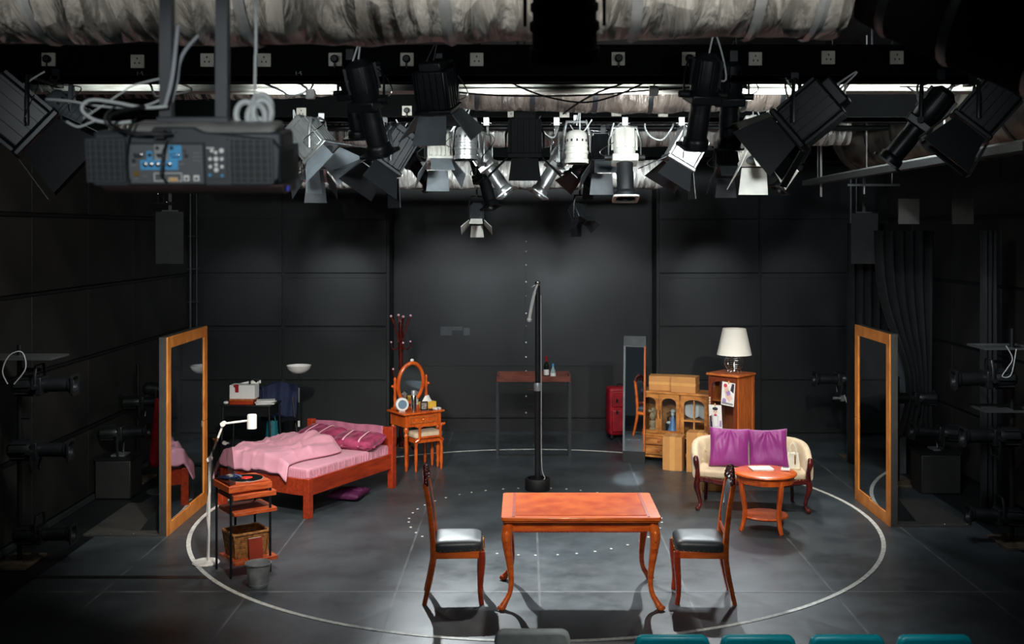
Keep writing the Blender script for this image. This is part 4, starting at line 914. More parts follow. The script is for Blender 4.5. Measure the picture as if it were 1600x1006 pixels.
# ---- black desk behind the bed with things on it
q = P(390, 632, 15.3)
dk = thing('desk', 'black metal desk against the back wall behind the bed', 'desk', (q.x, 15.4, 0), -6)
MB().bx(-.36, .36, -.24, .24, .735, .76).build('desktop', BLACKP, dk, bevel=.005); MB().bx(-.33, .33, -.22, .22, .60, .735).build('drawer_box', BLACKM, dk)
for sx in (-1, 1):
    for sy in (-1, 1): MB().cyl((sx*.33, sy*.21, .735), (sx*.36, sy*.23, 0), .016, n=8).build('leg', BLACKM, dk)
    MB().cyl((sx*.35, -.22, .2), (sx*.35, .22, .2), .01, n=8).build('stretcher', BLACKM, dk)
def on_d(p): return in_local(dk, p)
o = thing('wooden_case', 'flat red-brown case on the black desk under the white box', 'case', on_d((-.06, -.08, .76)), -4); MB().bx(-.19, .15, -.12, .12, 0, .055).build('case_body', WOODR, o, bevel=.004); MB().bx(-.19, .15, -.122, .122, .055, .075).build('case_lid', WOODC, o)
o = thing('white_box', 'white open carton with red ribbon on the brown case', 'box', on_d((-.08, -.06, .836)), -4); MB().bx(-.18, .18, -.10, .10, 0, .19).build('carton', PAPER, o, bevel=.003); MB().prism([(-.10, .191), (.19, .191), (.19, .24), (.14, .20), (.09, .235)], .095, .10, XZ).build('flap', PAPER, o)
MB().bx(-.10, -.05, -.104, -.10, .09, .20).prism([(-.12, .17), (-.08, .15), (-.04, .18), (-.06, .2), (-.09, .18), (-.115, .2)], -.112, -.102, XZ).build('ribbon', RED, o)
for i, (z, rz, lab) in enumerate(((.76, 6, 'lowest of the white paper stack at the right of black desk'), (.778, -8, 'middle of the white paper stack at the right of black desk'), (.796, 12, 'top of the white paper stack at the right of black desk'))):
    o = thing('magazine', lab, 'magazine', on_d((.24, -.08, z)), rz, 'white magazines on the desk'); MB().bx(-.125, .125, -.09, .09, 0.001, .016).build('pages', PAPER, o); MB().bx(-.127, .127, -.092, .092, .016, .0175).build('cover', WHITE if i < 2 else PAPER, o)
o = thing('desk_mouse', 'small white rounded thing at left front corner of desk', 'ornament', on_d((-.31, -.16, .76))); MB().ball((0, 0, .02), (.04, .03, .022), 12, 8).build('shell', WHITE, o); MB().bx(-.005, .005, -.02, .02, .035, .044).build('ridge', FIXG, o)
o = thing('headphones', 'dark headphones with white cup on top of the white carton', 'headphones', on_d((.05, .0, 1.027)), 20); MB().sweep([(.07*math.cos(PI*i/12), 0, .02+.05*math.sin(PI*i/12)) for i in range(13)], .009, 6).build('headband', RUBBER, o)
for s in (-1, 1): MB().cyl((s*.07-.012, 0, .025), (s*.07+.012, 0, .025), .025, n=12).build('ear_cup', RUBBER if s < 0 else WHITE, o)
# chair with jacket behind desk
ch = thing('folding_chair', 'black metal folding chair behind the desk with a jacket over it', 'chair', (q.x+.33, 15.85, 0), 30)
for s in (-1, 1):
    MB().sweep([(s*.2, -.22, 0), (s*.2, .02, .45), (s*.2, .16, .92)], .013, 8).build('leg', BLACKM, ch); MB().sweep([(s*.19, .22, 0), (s*.19, -.05, .45)], .013, 8).build('leg', BLACKM, ch)
MB().bx(-.2, .2, -.2, .2, .44, .46).build('seat', BLACKM, ch, bevel=.01); MB().bx(-.2, .2, .12, .14, .72, .92).build('backrest', BLACKM, ch)
jk = MB().grid(30, 24, lambda u, v: Vector(((u-.5)*.50*(1+.1*math.sin(v*4)), .13+(.05+.02*math.sin(u*17+v*3))*(1 if v < .5 else -1)+.0, .97-abs(v-.5)*1.05-.03*math.cos(u*PI*2)))).build('jacket', NAVY, solid=.015)
jk.location = ch.location; jk.rotation_euler = ch.rotation_euler; tag(jk, 'dark navy jacket hung over the folding chair behind the desk', 'jacket')
tb = thing('tote_bag', 'teal bag hanging low from the folding chair beside the desk', 'bag', P(425, 672, 15.55), 10)
def bagf(u, v):
    a = 2*PI*u; return Vector(((.09-.02*v)*math.cos(a)*(1+.12*math.sin(3*a)), (.045-.02*v)*math.sin(a), -.17+.30*v+.01*math.sin(5*a)))
MB().grid(24, 10, bagf, wrapu=True).build('bag_body', mat('teal_cloth', (10, 110, 124), .6, bump=.2, bscale=20), tb, solid=.004); MB().sweep(catmull([(-.05, 0, .12), (-.02, .02, .25), (.02, .02, .25), (.05, 0, .12)], 4), .006, 6).build('handle', MATS['teal_cloth'], tb)

# ---- tall standing mirrors, seen edge on
def tall_mirror(label, x, y0, y1, sg):
    L_ = y1-y0; H_ = 2.08
    m = thing('standing_mirror', label, 'mirror', (x, y0, 0), 0, 'tall wooden framed stage mirrors')
    MB().bx(-sg*.075, -sg*.002, 0, L_, 0, H_).build('back_box', mat('mirror_side', (66, 64, 60), .5), m)
    X0, X1 = sg*-.002, sg*.016
    MB().bx(X0, X1, 0, .11, 0, H_).build('frame_stile', WOODF, m, bevel=.003); MB().bx(X0, X1, L_-.13, L_, 0, H_*.47).build('frame_stile', WOODF, m, bevel=.003); MB().bx(X0, X1, L_-.125, L_, H_*.472, H_).build('frame_stile', WOODF, m, bevel=.003)
    MB().bx(X0, X1, .11, L_-.12, H_-.12, H_).build('frame_rail', WOODF, m, bevel=.003); MB().bx(X0, X1, .11, L_*.55, 0, .13).build('frame_rail', WOODF, m, bevel=.003); MB().bx(X0, X1, L_*.55+.002, L_-.12, 0, .15).build('frame_rail', WOODF, m, bevel=.003)
    MB().bx(X0, sg*.004, .10, L_-.11, .12, H_-.11).build('mirror_glass', MIRRORD, m)
    bp = MB().bx(-sg*.075, -sg*.87, 0.0, L_-.1, 0.003, .022).build('base_board', mat('base_ply', (70, 69, 66), .5, scale=3), m)
    mb = MB()
    for k in range(4): mb.lathe([(.012, .022), (.008, .027)], 8, (-sg*(.12+.24*k), .04, 0)); mb.lathe([(.012, .022), (.008, .027)], 8, (-sg*.84, .05+.3*k, 0))
    mb.build('screws', CHROME, bp, kind='stuff')
    for yy in (.15, L_-.35): MB().prism([(-sg*.075, .022), (-sg*.33, .022), (-sg*.075, .34)], yy, yy+.02, XZ).build('brace', BLACKP, m)
tall_mirror('tall orange wood framed mirror standing on the left beside record stand', -3.75, 11.36, 12.78, 1)
tall_mirror('tall orange wood framed mirror standing on the right past the sofa', 3.95, 11.72, 12.95, -1)
# red cloth behind left mirror
rd = thing('red_dress', 'bright red garment hanging just behind the left mirror', 'garment', (-4.42, 13.3, 0))
q0 = P(250, 655, 13.3)-Vector((-4.42, 13.3, 0)); q1 = P(250, 728, 13.3)-Vector((-4.42, 13.3, 0))
MB().grid(30, 12, lambda u, v: Vector((q0.x+.0+(.06+.07*(1-v))*math.cos(2*PI*u)*(1+.15*math.sin(10*PI*u)), .06*math.sin(2*PI*u), q1.z+(q0.z-q1.z+.25)*v)), wrapu=True).build('skirt', RED, rd, solid=.004)
MB().cyl((q0.x, 0, .02), (q0.x, 0, q0.z+.3), .014).build('stand_pole', BLACKM, rd)
MB().lathe([(.16, 0), (.16, .015), (.02, .03)], 20, (q0.x, 0, 0)).build('stand_base', GREYM, rd)

# ---- audience seats at the bottom edge
def aud_seat(label, px, m, py=991, Y=6.05):
    p = P(px, py, Y); s = thing('audience_seat', label, 'seat', (p.x, Y, 0), 0, 'audience seats at the front row'); h = p.z
    MB().prism([(x, z) for x, z in ((-.2, .42), (.2, .42), (.212, h-.06), (.2, h-.015), (.17, h), (-.17, h), (-.2, h-.015), (-.212, h-.06))], -.03, .03, XZ).build('backrest', m, s, bevel=.02, segs=3)
    MB().bx(-.21, .21, .0, .42, .40, .46).build('seat', m, s, bevel=.02)
    for sx in (-1, 1): MB().cyl((sx*.17, .05, 0), (sx*.17, .05, .42), .014).build('leg', BLACKM, s); MB().cyl((sx*.17, .36, 0), (sx*.17, .36, .42), .014).build('leg', BLACKM, s)
for px, lab in ((1050, 'teal plastic audience seat, leftmost of the four teal ones at bottom'), (1184, 'teal plastic audience seat, second from left at bottom edge'), (1323, 'teal plastic audience seat, third from left at bottom edge'), (1460, 'teal plastic audience seat, rightmost at the bottom edge')): aud_seat(lab, px, TEAL, 992)
aud_seat('pale grey audience seat top below the dining table', 832, mat('pale_seat', (176, 178, 172), .6, scale=12), 983)

# ---- loudspeakers
for s, px, Y in ((-1, 266, 14.0), (1, 1350, 14.4)):
    p = P(px, 412, Y); sp = thing('loudspeaker', 'black box loudspeaker hanging high at the %s side of stage' % ('left' if s < 0 else 'right'), 'loudspeaker', p, -s*14, 'hanging loudspeakers')
    MB().prism([(-.175, -.15), (.175, -.15), (.12, .16), (-.12, .16)], 0, .67).build('cabinet', mat('speaker_grey', (52, 55, 57), .6), sp, bevel=.01)
    MB().bx(-.165, .165, -.158, -.15, .015, .655).build('grille', mat('speaker_grille', (46, 48, 50), .7, bump=.3, bscale=400), sp)
    br = MB().bx(-.02, .02, -.02, .02, .67, 5.2-p.z).bx(-.1, .1, -.03, .03, .67, .69).build('bracket', BLACKM, sp); MB().ball((0, -.03, .78), .02, 8, 6).build('bolt', CHROME, br)

# ---- black drapes on the right
def drape(label, x0, x1, y, z0, z1, folds, amp, tie=None):
    def fn(u, v):
        x = x0+(x1-x0)*u; z = z0+(z1-z0)*v
        if tie: k = 1-.6*math.exp(-((z-tie[1])/.9)**2); x = tie[0]+(x-tie[0])*k
        return Vector((x, y+amp*math.sin(u*folds*2*PI+.6*math.sin(v*3)), z))
    tag(MB().grid(folds*10, 14, fn).build('stage_drape', DRAPE, solid=.01), label, 'curtain', 'black side drapes')
drape('black drape gathered beside the right back corner', 4.42, 5.0, 14.9, .02, 3.3, 5, .05)
drape('black drape hanging behind the two lanterns on the right', 4.4, 5.15, 13.7, .6, 3.2, 6, .06, (5.1, 1.2))
drape('black drape at far right, nearest to the front', 5.0, 5.16, 11.9, .02, 3.2, 3, .05)
pl = MB().bx(4.86, 5.02, 14.3, 14.34, .0, 3.0).build('grey_flat', mat('grey_flat', (78, 84, 88), .6)); tag(pl, 'narrow grey board between the black drapes on the right', 'board')
for i, (x, lab) in enumerate(((4.26, 'left pale grey board above the black drapes'), (4.86, 'right pale grey board above the black drapes'))):
    tag(MB().bx(x-.13, x+.1, 12.0, 12.03, 3.27, 3.55).build('ceiling_board', mat('pale_board', (74, 72, 68), .6)), lab, 'board')
ALUD = mat('aluminium_dark', (74, 76, 78), 0.45, metal=0.6, scale=3, stretch=(1, 10, 10))
# ================================================================== lighting rig
RAILZ = 4.16
def rail(label, Y, x0, x1, socks, sz):
    r = thing('lighting_rail', label, 'lighting rail', (0, Y, RAILZ), 0)
    MB().bx(x0, x1, -.03, .03, .05, .25).build('web', DEEP, r)
    for hx in (x0+.4, (x0+x1)/2, x1-.4): MB().cyl((hx, 0, .24), (hx, 0, 5.2-RAILZ), .014, n=8).build('hanger_rod', BLACKM, r); MB().bx(x0, x1, -.045, .045, 0, .05).build('flange', ALUD, r, bevel=.004)
    for i, (px, py, plug) in enumerate(socks):
        p = P(px, py, Y-.04)-Vector((0, Y, RAILZ))
        s = MB().bx(p.x-.044, p.x+.044, -.05, -.03, p.z-.044, p.z+.044).build('socket_plate', mat('socket_white', (176, 170, 158), .5), r, bevel=.004)
        hb_ = MB()
        if plug: hb_.lathe([(.024, 0), (.026, .03), (.018, .042)], 12, (p.x, -.05, p.z), (0, -1, 0)).cyl((p.x, -.07, p.z-.01), (p.x, -.07, p.z-.06), .006, n=6); hb_.build('plug', RUBBER, s)
        else:
            for dx, dz in ((0, .018), (-.014, -.012), (.014, -.012)): hb_.bx(p.x+dx-.004, p.x+dx+.004, -.052, -.049, p.z+dz-.006, p.z+dz+.006)
            hb_.build('pin_holes', RUBBER, s)
    return r
r1 = rail('front black lighting rail with white sockets across the stage', 7.1, -3.9, 3.3, [(76, 93, 1), (215, 96, 0), (324, 94, 0), (413, 94, 0), (524, 93, 1), (636, 93, 1), (745, 93, 0), (966, 92, 1), (1076, 92, 1), (1180, 92, 0), (1294, 90, 0), (1401, 90, 0)], 1)
r2 = rail('second black lighting rail behind the front one', 9.7, -4.4, 3.5, [(471, 176, 0), (636, 173, 1), (721, 175, 1), (801, 176, 0), (882, 176, 0), (963, 174, 0), (1036, 175, 0), (1205, 174, 0)], .8)
r3 = rail('third black lighting rail over mid stage', 12.3, -4.6, 3.3, [], .8)
r4 = rail('rearmost black lighting rail near the back wall', 14.9, -4.6, 4.6, [], .8)
for Yp, lab in ((10.6, 'round pipe batten just behind the second lighting rail'), (11.5, 'round pipe batten between second and third lighting rail')):
    pb = thing('pipe_batten', lab, 'pipe', (0, Yp, RAILZ+.04)); MB().cyl((-3.6, 0, 0), (3.6, 0, 0), .024, n=12).build('pipe', BLACKM, pb)
    for hx in (-3, 0, 3): MB().cyl((hx, 0, 0), (hx, 0, 5.2-RAILZ-.04), .010, n=6).build('hanger_rod', BLACKM, pb)
def textpart(txt, loc, size, m, parent):
    cu = bpy.data.curves.new('t', 'FONT'); cu.body = txt; cu.size = size; cu.extrude = .0008; to_ = bpy.data.objects.new('t', cu)
    C.objects.link(to_); dg = bpy.context.evaluated_depsgraph_get(); me = bpy.data.meshes.new_from_object(to_.evaluated_get(dg)); bpy.data.objects.remove(to_); bpy.data.curves.remove(cu)
    me.materials.clear(); me.materials.append(m); o = bpy.data.objects.new('circuit_number', me); C.objects.link(o); o.parent = parent; o.location = loc; o.rotation_euler = (R(90), 0, 0)
for px, t_ in ((212, '1:5'), (460, '1:5')):
    p = P(px, 118, 7.06); textpart(t_, (p.x, -.033, p.z-4.16+.0), .04, GREYM, r1)

tag(MB().bx(-3.75, 3.45, 7.95, 8.05, 4.225, 4.40).bx(-3.75, 3.45, 7.9, 8.1, 4.215, 4.23).build('roof_beam', BEAMW), 'long white painted beam behind the front lighting rail', 'beam')
def duct(name, label, pts, r, m, n=28, wr=.02, seed=0, seg=60):
    pts = catmull(pts, max(2, seg//max(1, len(pts)-1))); d = MB()
    m_ = len(pts); ref = None; vs = []; fs = []
    for i, p in enumerate(pts):
        t_ = (pts[min(i+1, m_-1)]-pts[max(i-1, 0)]).normalized(); a = Vector((0, 0, 1))-t_*t_.z
        if a.length < .05: a = Vector((0, 1, 0))-t_*t_.y
        a.normalize(); b = t_.cross(a)
        for k in range(n):
            th = 2*PI*k/n; q = p+(a*math.cos(th)+b*math.sin(th))*r
            rr = 1+wr/r*(noise.noise(q*5+Vector((seed, 0, 0)))+.6*noise.noise(q*13))
            vs.append(p+(a*math.cos(th)+b*math.sin(th))*r*rr)
    for i in range(m_-1):
        for k in range(n): fs.append((i*n+k, i*n+(k+1) % n, (i+1)*n+(k+1) % n, (i+1)*n+k))
    fs += [tuple(range(n))[::-1], tuple((m_-1)*n+k for k in range(n))]
    d.add(vs, fs); du = thing(name, label, 'duct', (0, 0, 0)); du.location = pts[0]; d.v = [tuple(Vector(v)-pts[0]) for v in d.v]
    b_ = d.build('foil_jacket', m, du, smooth=60)
    for hp in (pts[m_//5], pts[-m_//4]): MB().cyl(hp-pts[0]+Vector((0, 0, r*.8)), Vector((hp.x, hp.y, 5.2))-pts[0], .01, n=6).build('hanger_rod', BLACKM, du)
    for k in range(6, m_-2, max(8, m_//7)):
        t_ = (pts[k+1]-pts[k-1]).normalized(); MB().lathe([(r*1.02, -.02), (r*1.045, 0), (r*1.02, .02)], 24, pts[k]-pts[0], t_, caps=False).build('strap', STEEL if m is FOIL else BLACKM, du)
    return du
duct('foil_duct', 'big silver foil air duct across the very top foreground', [(-2.6, 4.0, 4.22), (-1, 4.02, 4.2), (.6, 4.0, 4.22), (1.15, 4.0, 4.22)], .31, FOIL, 32, .014, 1, 110)
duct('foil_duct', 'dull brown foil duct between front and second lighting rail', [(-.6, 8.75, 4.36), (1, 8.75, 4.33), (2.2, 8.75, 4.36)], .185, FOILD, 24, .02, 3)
duct('foil_duct', 'silver foil duct between the second and third lighting rail', [(-4.2, 11.1, 4.22), (0, 11.1, 4.2), (3.3, 11.1, 4.22)], .15, FOIL, 20, .012, 5, 90)
duct('foil_duct', 'lit silver foil duct behind the lanterns over mid stage', [(-3.9, 14.2, 3.93), (0, 14.2, 3.92), (1.9, 14.2, 3.93)], .185, FOIL, 20, .016, 7, 90)
duct('foil_duct', 'large dull foil duct running forward at upper right', [(3.75, 12.0, 4.2), (3.9, 10.8, 4.2), (4.0, 9.3, 4.18), (4.02, 7.4, 4.18)], .36, mat('foil_mid', (128, 122, 112), .42, metal=.8, scale=4, rgb2=(64, 60, 54), bump=.9, bscale=6), 28, .03, 9, 70)
duct('black_duct', 'black blurred duct crossing the upper right corner close by', [(1.46, 4.3, 4.27), (1.7, 4.15, 4.1), (2.1, 3.9, 3.87), (2.6, 3.7, 3.6)], .27, DEEP, 24, .01, 4, 40)
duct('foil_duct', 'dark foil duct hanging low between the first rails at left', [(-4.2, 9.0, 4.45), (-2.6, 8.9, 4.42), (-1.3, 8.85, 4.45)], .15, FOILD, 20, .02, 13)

def yoke(mb, c, d, s, w, h, top):
    # U bracket from both sides of the body up to the clamp
    u = Vector((0, 0, 1)); a = c+s*w; b = c-s*w; pt = [a, a+(top-c).normalized()*h*.8+s*0, top+s*w*.75, top-s*w*.75, b+(top-c).normalized()*h*.8, b]
    mb.sweep(pt, [(.014, .006)]*6, 6, up=d)
def fixture(kind, label, px, py, Y, d, body=None, k=1.0, hang=.26, railz=RAILZ+.02, door=None, group='stage lanterns', cable=None, open_=40, base=False, clampdir=None):
    if not base and Y > 5: Y = 11.5 if 11 <= Y < 12 else (10.6 if 10.3 <= Y < 11 else Y)
    c = P(px, py, Y); d = Vector(d).normalized(); body = body or FIXB; door = door or FIXG
    f = thing({'par': 'par_can', 'profile': 'profile_spot', 'fresnel': 'barn_door_lantern'}[kind], label, 'stage light', c, 0, group)
    d, s, u = frame_of(d); O = Vector((0, 0, 0)); L = lambda prof, o=O, n=18: MB().lathe([(r*k, z*k) for r, z in prof], n, o, d)
    if kind == 'par':
        bd_ = L([(.0, -.20), (.035, -.198), (.07, -.185), (.088, -.16), (.094, -.13), (.094, -.07), (.101, -.065), (.101, -.045), (.095, -.04), (.095, -.015), (.104, -.01), (.104, .012), (.097, .018), (.097, .06), (.106, .065), (.106, .10), (.098, .10), (.09, .02), (0, .02)], n=24).build('can', body, f)
        mb = MB()
        for q in range(12):
            a = 2*PI*q/12; mb.obox((s*math.cos(a)+u*math.sin(a))*.092*k-d*.10*k, (d, s*-math.sin(a)+u*math.cos(a), s*math.cos(a)+u*math.sin(a)), (.022*k, .016*k, .008*k))
        mb.build('vent_holes', RUBBER, bd_, kind='stuff'); L([(.088, .03), (.0, .045)]).build('lens', GREYM, f); hw = .118*k; L([(.012, 0), (.014, .03), (.006, .05)], -d*.20*k).build('cable_gland', FIXS, f)
    elif kind == 'profile':
        bd_ = L([(0, -.26), (.05, -.255), (.085, -.22), (.09, -.10), (.082, -.02), (.072, 0)], n=16).build('lamp_house', body, f)
        mb = MB()
        for q in range(8): 
            a = 2*PI*q/8; mb.obox((s*math.cos(a)+u*math.sin(a))*.09*k-d*.14*k, (d, s*-math.sin(a)+u*math.cos(a), s*math.cos(a)+u*math.sin(a)), (.16*k, .008*k, .024*k))
        mb.build('cooling_fins', body, bd_)
        MB().obox(d*.02*k, (d, s, u), (.06*k, .20*k, .17*k)).build('shutter_gate', body, f, bevel=.01*k)
        tb_ = L([(.064, .03), (.066, .05), (.062, .10), (.066, .12), (.066, .27), (.078, .28), (.082, .30), (.082, .33), (.074, .33), (.066, .29), (0, .285)], n=18).build('lens_tube', FIXB if body is FIXC else body, f)
        MB().ring([(.10*k*x, .10*k*y) for x, y in rrect(1, 1, .3)], [(.076*k*x, .076*k*y) for x, y in rrect(1, 1, .6)], .325*k, .34*k, Matrix((( s.x, u.x, d.x, 0), (s.y, u.y, d.y, 0), (s.z, u.z, d.z, 0), (0, 0, 0, 1)))).build('filter_frame', body, tb_)
        L([(.07, .30), (.05, .312), (0, .318)]).build('lens', mat('lens_glass', (60, 66, 70), .08, var=.1), f); hw = .125*k
        for q in (-1, 1): MB().cyl(s*hw*q*.75+d*.0, s*hw*q*1.25, .022*k, n=10).build('tilt_knob', RUBBER, f)
    else:
        # finned square body with barn doors
        bd_ = MB(); bd_.obox(-d*.09*k, (d, s, u), (.24*k, .20*k, .20*k)); bd_.obox(-d*.23*k, (d, s, u), (.06*k, .15*k, .15*k)); bo_ = bd_.build('lamp_house', body, f, bevel=.012*k)
        mb = MB()
        for q in range(5):
            y = -.08+.04*q
            for sg in (-1, 1): mb.obox(-d*.09*k+s*y*k+u*sg*.104*k, (d, s, u), (.22*k, .010*k, .018*k)); mb.obox(-d*.09*k+u*y*k+s*sg*.104*k, (d, s, u), (.22*k, .018*k, .010*k))
        mb.build('cooling_fins', body, bo_)
        MB().obox(d*.04*k, (d, s, u), (.03*k, .235*k, .235*k)).build('front_ring', body, f, bevel=.008*k)
        L([(.09, .056), (.06, .066), (0, .07)]).build('lens', MATS.get('lens_glass') or mat('lens_glass', (60, 66, 70), .08, var=.1), f)
        ang = R(open_)
        for ax, sd, wd in ((s, u, .19), (s*-1, u, .19), (u, s, .15), (u*-1, s, .15)):
            e = d*.06*k+ax*.118*k; o_ = (d*math.cos(ang)+ax*math.sin(ang)).normalized(); ln = .19*k; th = o_.cross(sd).normalized()*.003
            a0, a1, b0, b1 = e+sd*.09*k, e-sd*.09*k, e+o_*ln+sd*wd*.72*k, e+o_*ln-sd*wd*.72*k
            vs = [a0+th, a1+th, b1+th, b0+th, a0-th, a1-th, b1-th, b0-th]
            MB().add(vs, [(0, 1, 2, 3), (4, 7, 6, 5), (0, 4, 5, 1), (1, 5, 6, 2), (2, 6, 7, 3), (3, 7, 4, 0)]).build('barn_door', door, f)
        hw = .13*k
    top = Vector((0, 0, hang)) if not clampdir else Vector(clampdir)
    # keep yoke arm in the plane of the side axis
    mb = MB(); yoke(mb, O, d, s, hw, hang*.7, top); mb.build('yoke', body if body is not FIXC else FIXS, f)
    if not base:
        tz = railz-c.z; mb = MB()
        ry = min((7.1, 9.7, 10.6, 11.5, 12.3, 14.9), key=lambda v: abs(v-Y)) if Y > 5 else Y
        dy = ry-c.y; tz = max(tz, hang+.04)
        mb.sweep([top, (0, 0, tz-.03), (0, dy, tz-.03)] if abs(dy) > .06 else [top, (0, 0, tz-.03), (0, 0, tz)], .012, 6)
        mb.box((0, dy, tz-.01), (.05, .10, .07)); mb.cyl((-.045, dy, tz-.02), (.045, dy, tz-.02), .008, n=6)
        mb.build('clamp', FIXS if body in (FIXS, FIXC) else FIXB, f)
    if cable:
        back = -d*.24*k; e = Vector((random.uniform(-.15, .15), 0, RAILZ-c.z+.02))
        MB().sweep(catmull([back, back*1.35+Vector((.03, 0, .05)), (back+e)/2+Vector((random.uniform(-.12, .12), -.03, -.10)), e], 7), .006, 6).build('cable', cable, f)
        MB().sweep(catmull([s*hw*.9, s*hw*1.5+Vector((0, 0, .06)), Vector((.06, 0, hang*.9)), e+Vector((-.05, 0, 0))], 6), .004, 5).build('safety_cable', CHROME, f)
    return f
W_ = CABW
# front rail (dark, close)
fixture('fresnel', 'big dark lantern at the far left of the front rail', 45, 200, 6.7, (.75, .3, -.7), FIXB, 1.55, .3, cable=W_, door=FIXB, open_=15)
fixture('par', 'dark ribbed lantern with cable loops left of the projector', 112, 178, 7.3, (.8, .25, -.65), FIXG, .95, .2, cable=W_)  # grey body colour stands in for light on a dark can
fixture('profile', 'dark profile lantern pointing down, right of the projector', 574, 158, 6.6, (.2, .35, -1), FIXB, 1.0, .22, cable=W_)
fixture('profile', 'second dark lantern leaning beside the one right of the projector', 552, 145, 7.2, (.1, .3, -1), FIXB, .9, .2)
fixture('fresnel', 'dark lantern with grey barn doors under the front rail left of centre', 684, 160, 7.0, (.1, .35, -1), FIXB, 1.05, .26, cable=RUBBER, door=FIXG, open_=38)
fixture('profile', 'dark profile lantern on front rail, left of the right-hand pair', 1098, 148, 6.7, (-.1, .35, -1), FIXB, 1.0, .22, cable=W_)
fixture('profile', 'dark profile lantern on front rail, right of the right-hand pair', 1140, 152, 7.2, (.05, .35, -1), FIXB, 1.0, .22, cable=RUBBER)
fixture('par', 'black blurred lantern hanging close by at top centre', 882, 40, 3.4, (.02, .35, -1), DEEP, 1.05, .3, railz=5.2)
fixture('fresnel', 'big black lantern angled left under the rail at right', 1245, 195, 7.0, (-.75, .3, -.65), FIXB, 1.35, .28, cable=W_, door=FIXB, open_=22)
fixture('profile', 'dark lantern tilted down left before the right foil duct', 1440, 190, 7.4, (-.6, .25, -.8), FIXB, 1.05, .24, cable=W_)
fixture('fresnel', 'large black lantern at far right of the front rail', 1525, 188, 7.0, (-.65, .2, -.8), FIXB, 1.25, .24, cable=W_, door=FIXB, open_=12)
# second and third rail (lit)
fixture('fresnel', 'silver lantern with pale barn doors tilted right, nearest the projector', 497, 232, 9.5, (.62, -.2, -.7), FIXS, 1.25, .26, cable=W_, door=FIXG, open_=38)
fixture('fresnel', 'silver lantern with grey door low beside the projector corner', 492, 268, 11.2, (.05, -.45, -.8), FIXS, 1.1, .3, cable=W_, door=FIXG, open_=30)
fixture('fresnel', 'black lantern with big dark doors tilted left below the dark profile', 600, 252, 9.6, (-.45, -.25, -.8), FIXB, 1.35, .26, cable=W_, door=FIXB, open_=34)
fixture('profile', 'dark slim lantern tilted right between the black doors and the cream one', 643, 252, 10.6, (.6, -.1, -.75), FIXB, .95, .25, cable=W_)
fixture('fresnel', 'cream finned lantern with grey barn door left of centre', 686, 248, 9.9, (.08, -.4, -.9), FIXC, 1.0, .26, cable=W_, door=FIXG, open_=30)
fixture('par', 'dark silver ribbed can hanging straight down left of centre', 728, 232, 9.6, (0, -.05, -1), FIXS, 1.0, .26, cable=W_)
fixture('profile', 'silver profile lantern tilted down right, left of the central black one', 762, 258, 10.0, (.55, -.15, -.8), FIXS, .95, .28, cable=W_)
fixture('profile', 'dark profile lantern tilted down left below the ribbed can', 756, 278, 11.8, (.25, -.25, -.9), FIXB, 1.0, .3, cable=W_)
fixture('fresnel', 'central black lantern with flared dark doors seen as silhouette', 820, 232, 9.3, (0, .15, -1), DEEP, 1.25, .22, cable=RUBBER, door=DEEP, open_=45)  # silhouette put into the colour of body and doors
fixture('profile', 'silver profile lantern tilted down left, right of the central black one', 868, 258, 10.0, (-.5, -.15, -.8), FIXS, .95, .28, cable=W_)
fixture('par', 'bright white ribbed can with square yoke right of centre', 901, 238, 9.6, (0, -.05, -1), FIXC, 1.0, .27, cable=W_)
fixture('fresnel', 'small black lantern with tilted doors just below the white can', 912, 268, 11.6, (-.5, -.3, -.8), FIXB, .95, .3, door=FIXB, open_=35)
fixture('fresnel', 'dark lantern with grey door between the white can and cream lantern', 942, 252, 10.6, (.02, -.42, -.9), FIXB, 1.1, .28, cable=W_, door=FIXG, open_=30)
fixture('profile', 'cream lantern with dark round lens pointing down right of the white can', 976, 246, 9.7, (.0, -.25, -1), FIXC, 1.15, .27, cable=W_)
fixture('fresnel', 'silver finned lantern leaning down left below the dark pair', 1064, 248, 9.7, (-.5, -.05, -.85), FIXS, 1.2, .28, cable=W_, door=FIXB, open_=35)
fixture('fresnel', 'small lantern with pale grey door between the silver and bright ones', 1136, 262, 11.2, (0, -.5, -.85), FIXB, 1.05, .3, cable=W_, door=FIXG, open_=28)
fixture('fresnel', 'brightly lit cream lantern with white barn door at right', 1184, 238, 9.5, (.05, -.42, -.9), FIXC, 1.25, .28, cable=W_, door=FIXC, open_=30)
fixture('fresnel', 'small lantern with pale doors low before the back wall at centre left', 745, 342, 14.6, (0, -.4, -.8), FIXB, .85, .3, door=FIXC, open_=40)
fixture('fresnel', 'small dim lantern low before the back wall at centre right', 906, 340, 14.6, (.3, -.4, -.8), FIXB, .85, .3, door=FIXB, open_=40)
fixture('profile', 'dark lantern tilted down left under the cable tray', 1240, 255, 11.5, (-.5, -.1, -.85), FIXB, 1.0, .3, cable=W_)
# loose plugs hanging on cables
for px, py, Y, l, lab in ((343, 0, 0, 0, ''), (485, 147, 7.6, .22, 'white plug hanging on a cable right of the projector'), (711, 151, 7.6, .2, 'white plug hanging beside the dark lantern left of centre'), (1021, 142, 7.6, .18, 'white plug hanging on black cables right of centre'), (1168, 150, 8.4, .25, 'white plug hanging right of the dark pair')):
    if not Y: continue
    p = P(px, py, Y); o = thing('hanging_plug', lab, 'plug', p, 0, 'loose cable plugs')
    MB().prism([(-.03, -.035), (.03, -.035), (.038, .0), (.03, .035), (-.03, .035)], -.02, .02, XZ).build('plug_body', WHITE, o, bevel=.006); MB().sweep(catmull([(0, 0, .03), (.03, 0, .1), (.02, 0, l*.7), (.05, 7.1-p.y if p.y < 8 else 8.05-p.y, 4.24-p.z)], 5), .006, 6).build('cable', RUBBER, o)
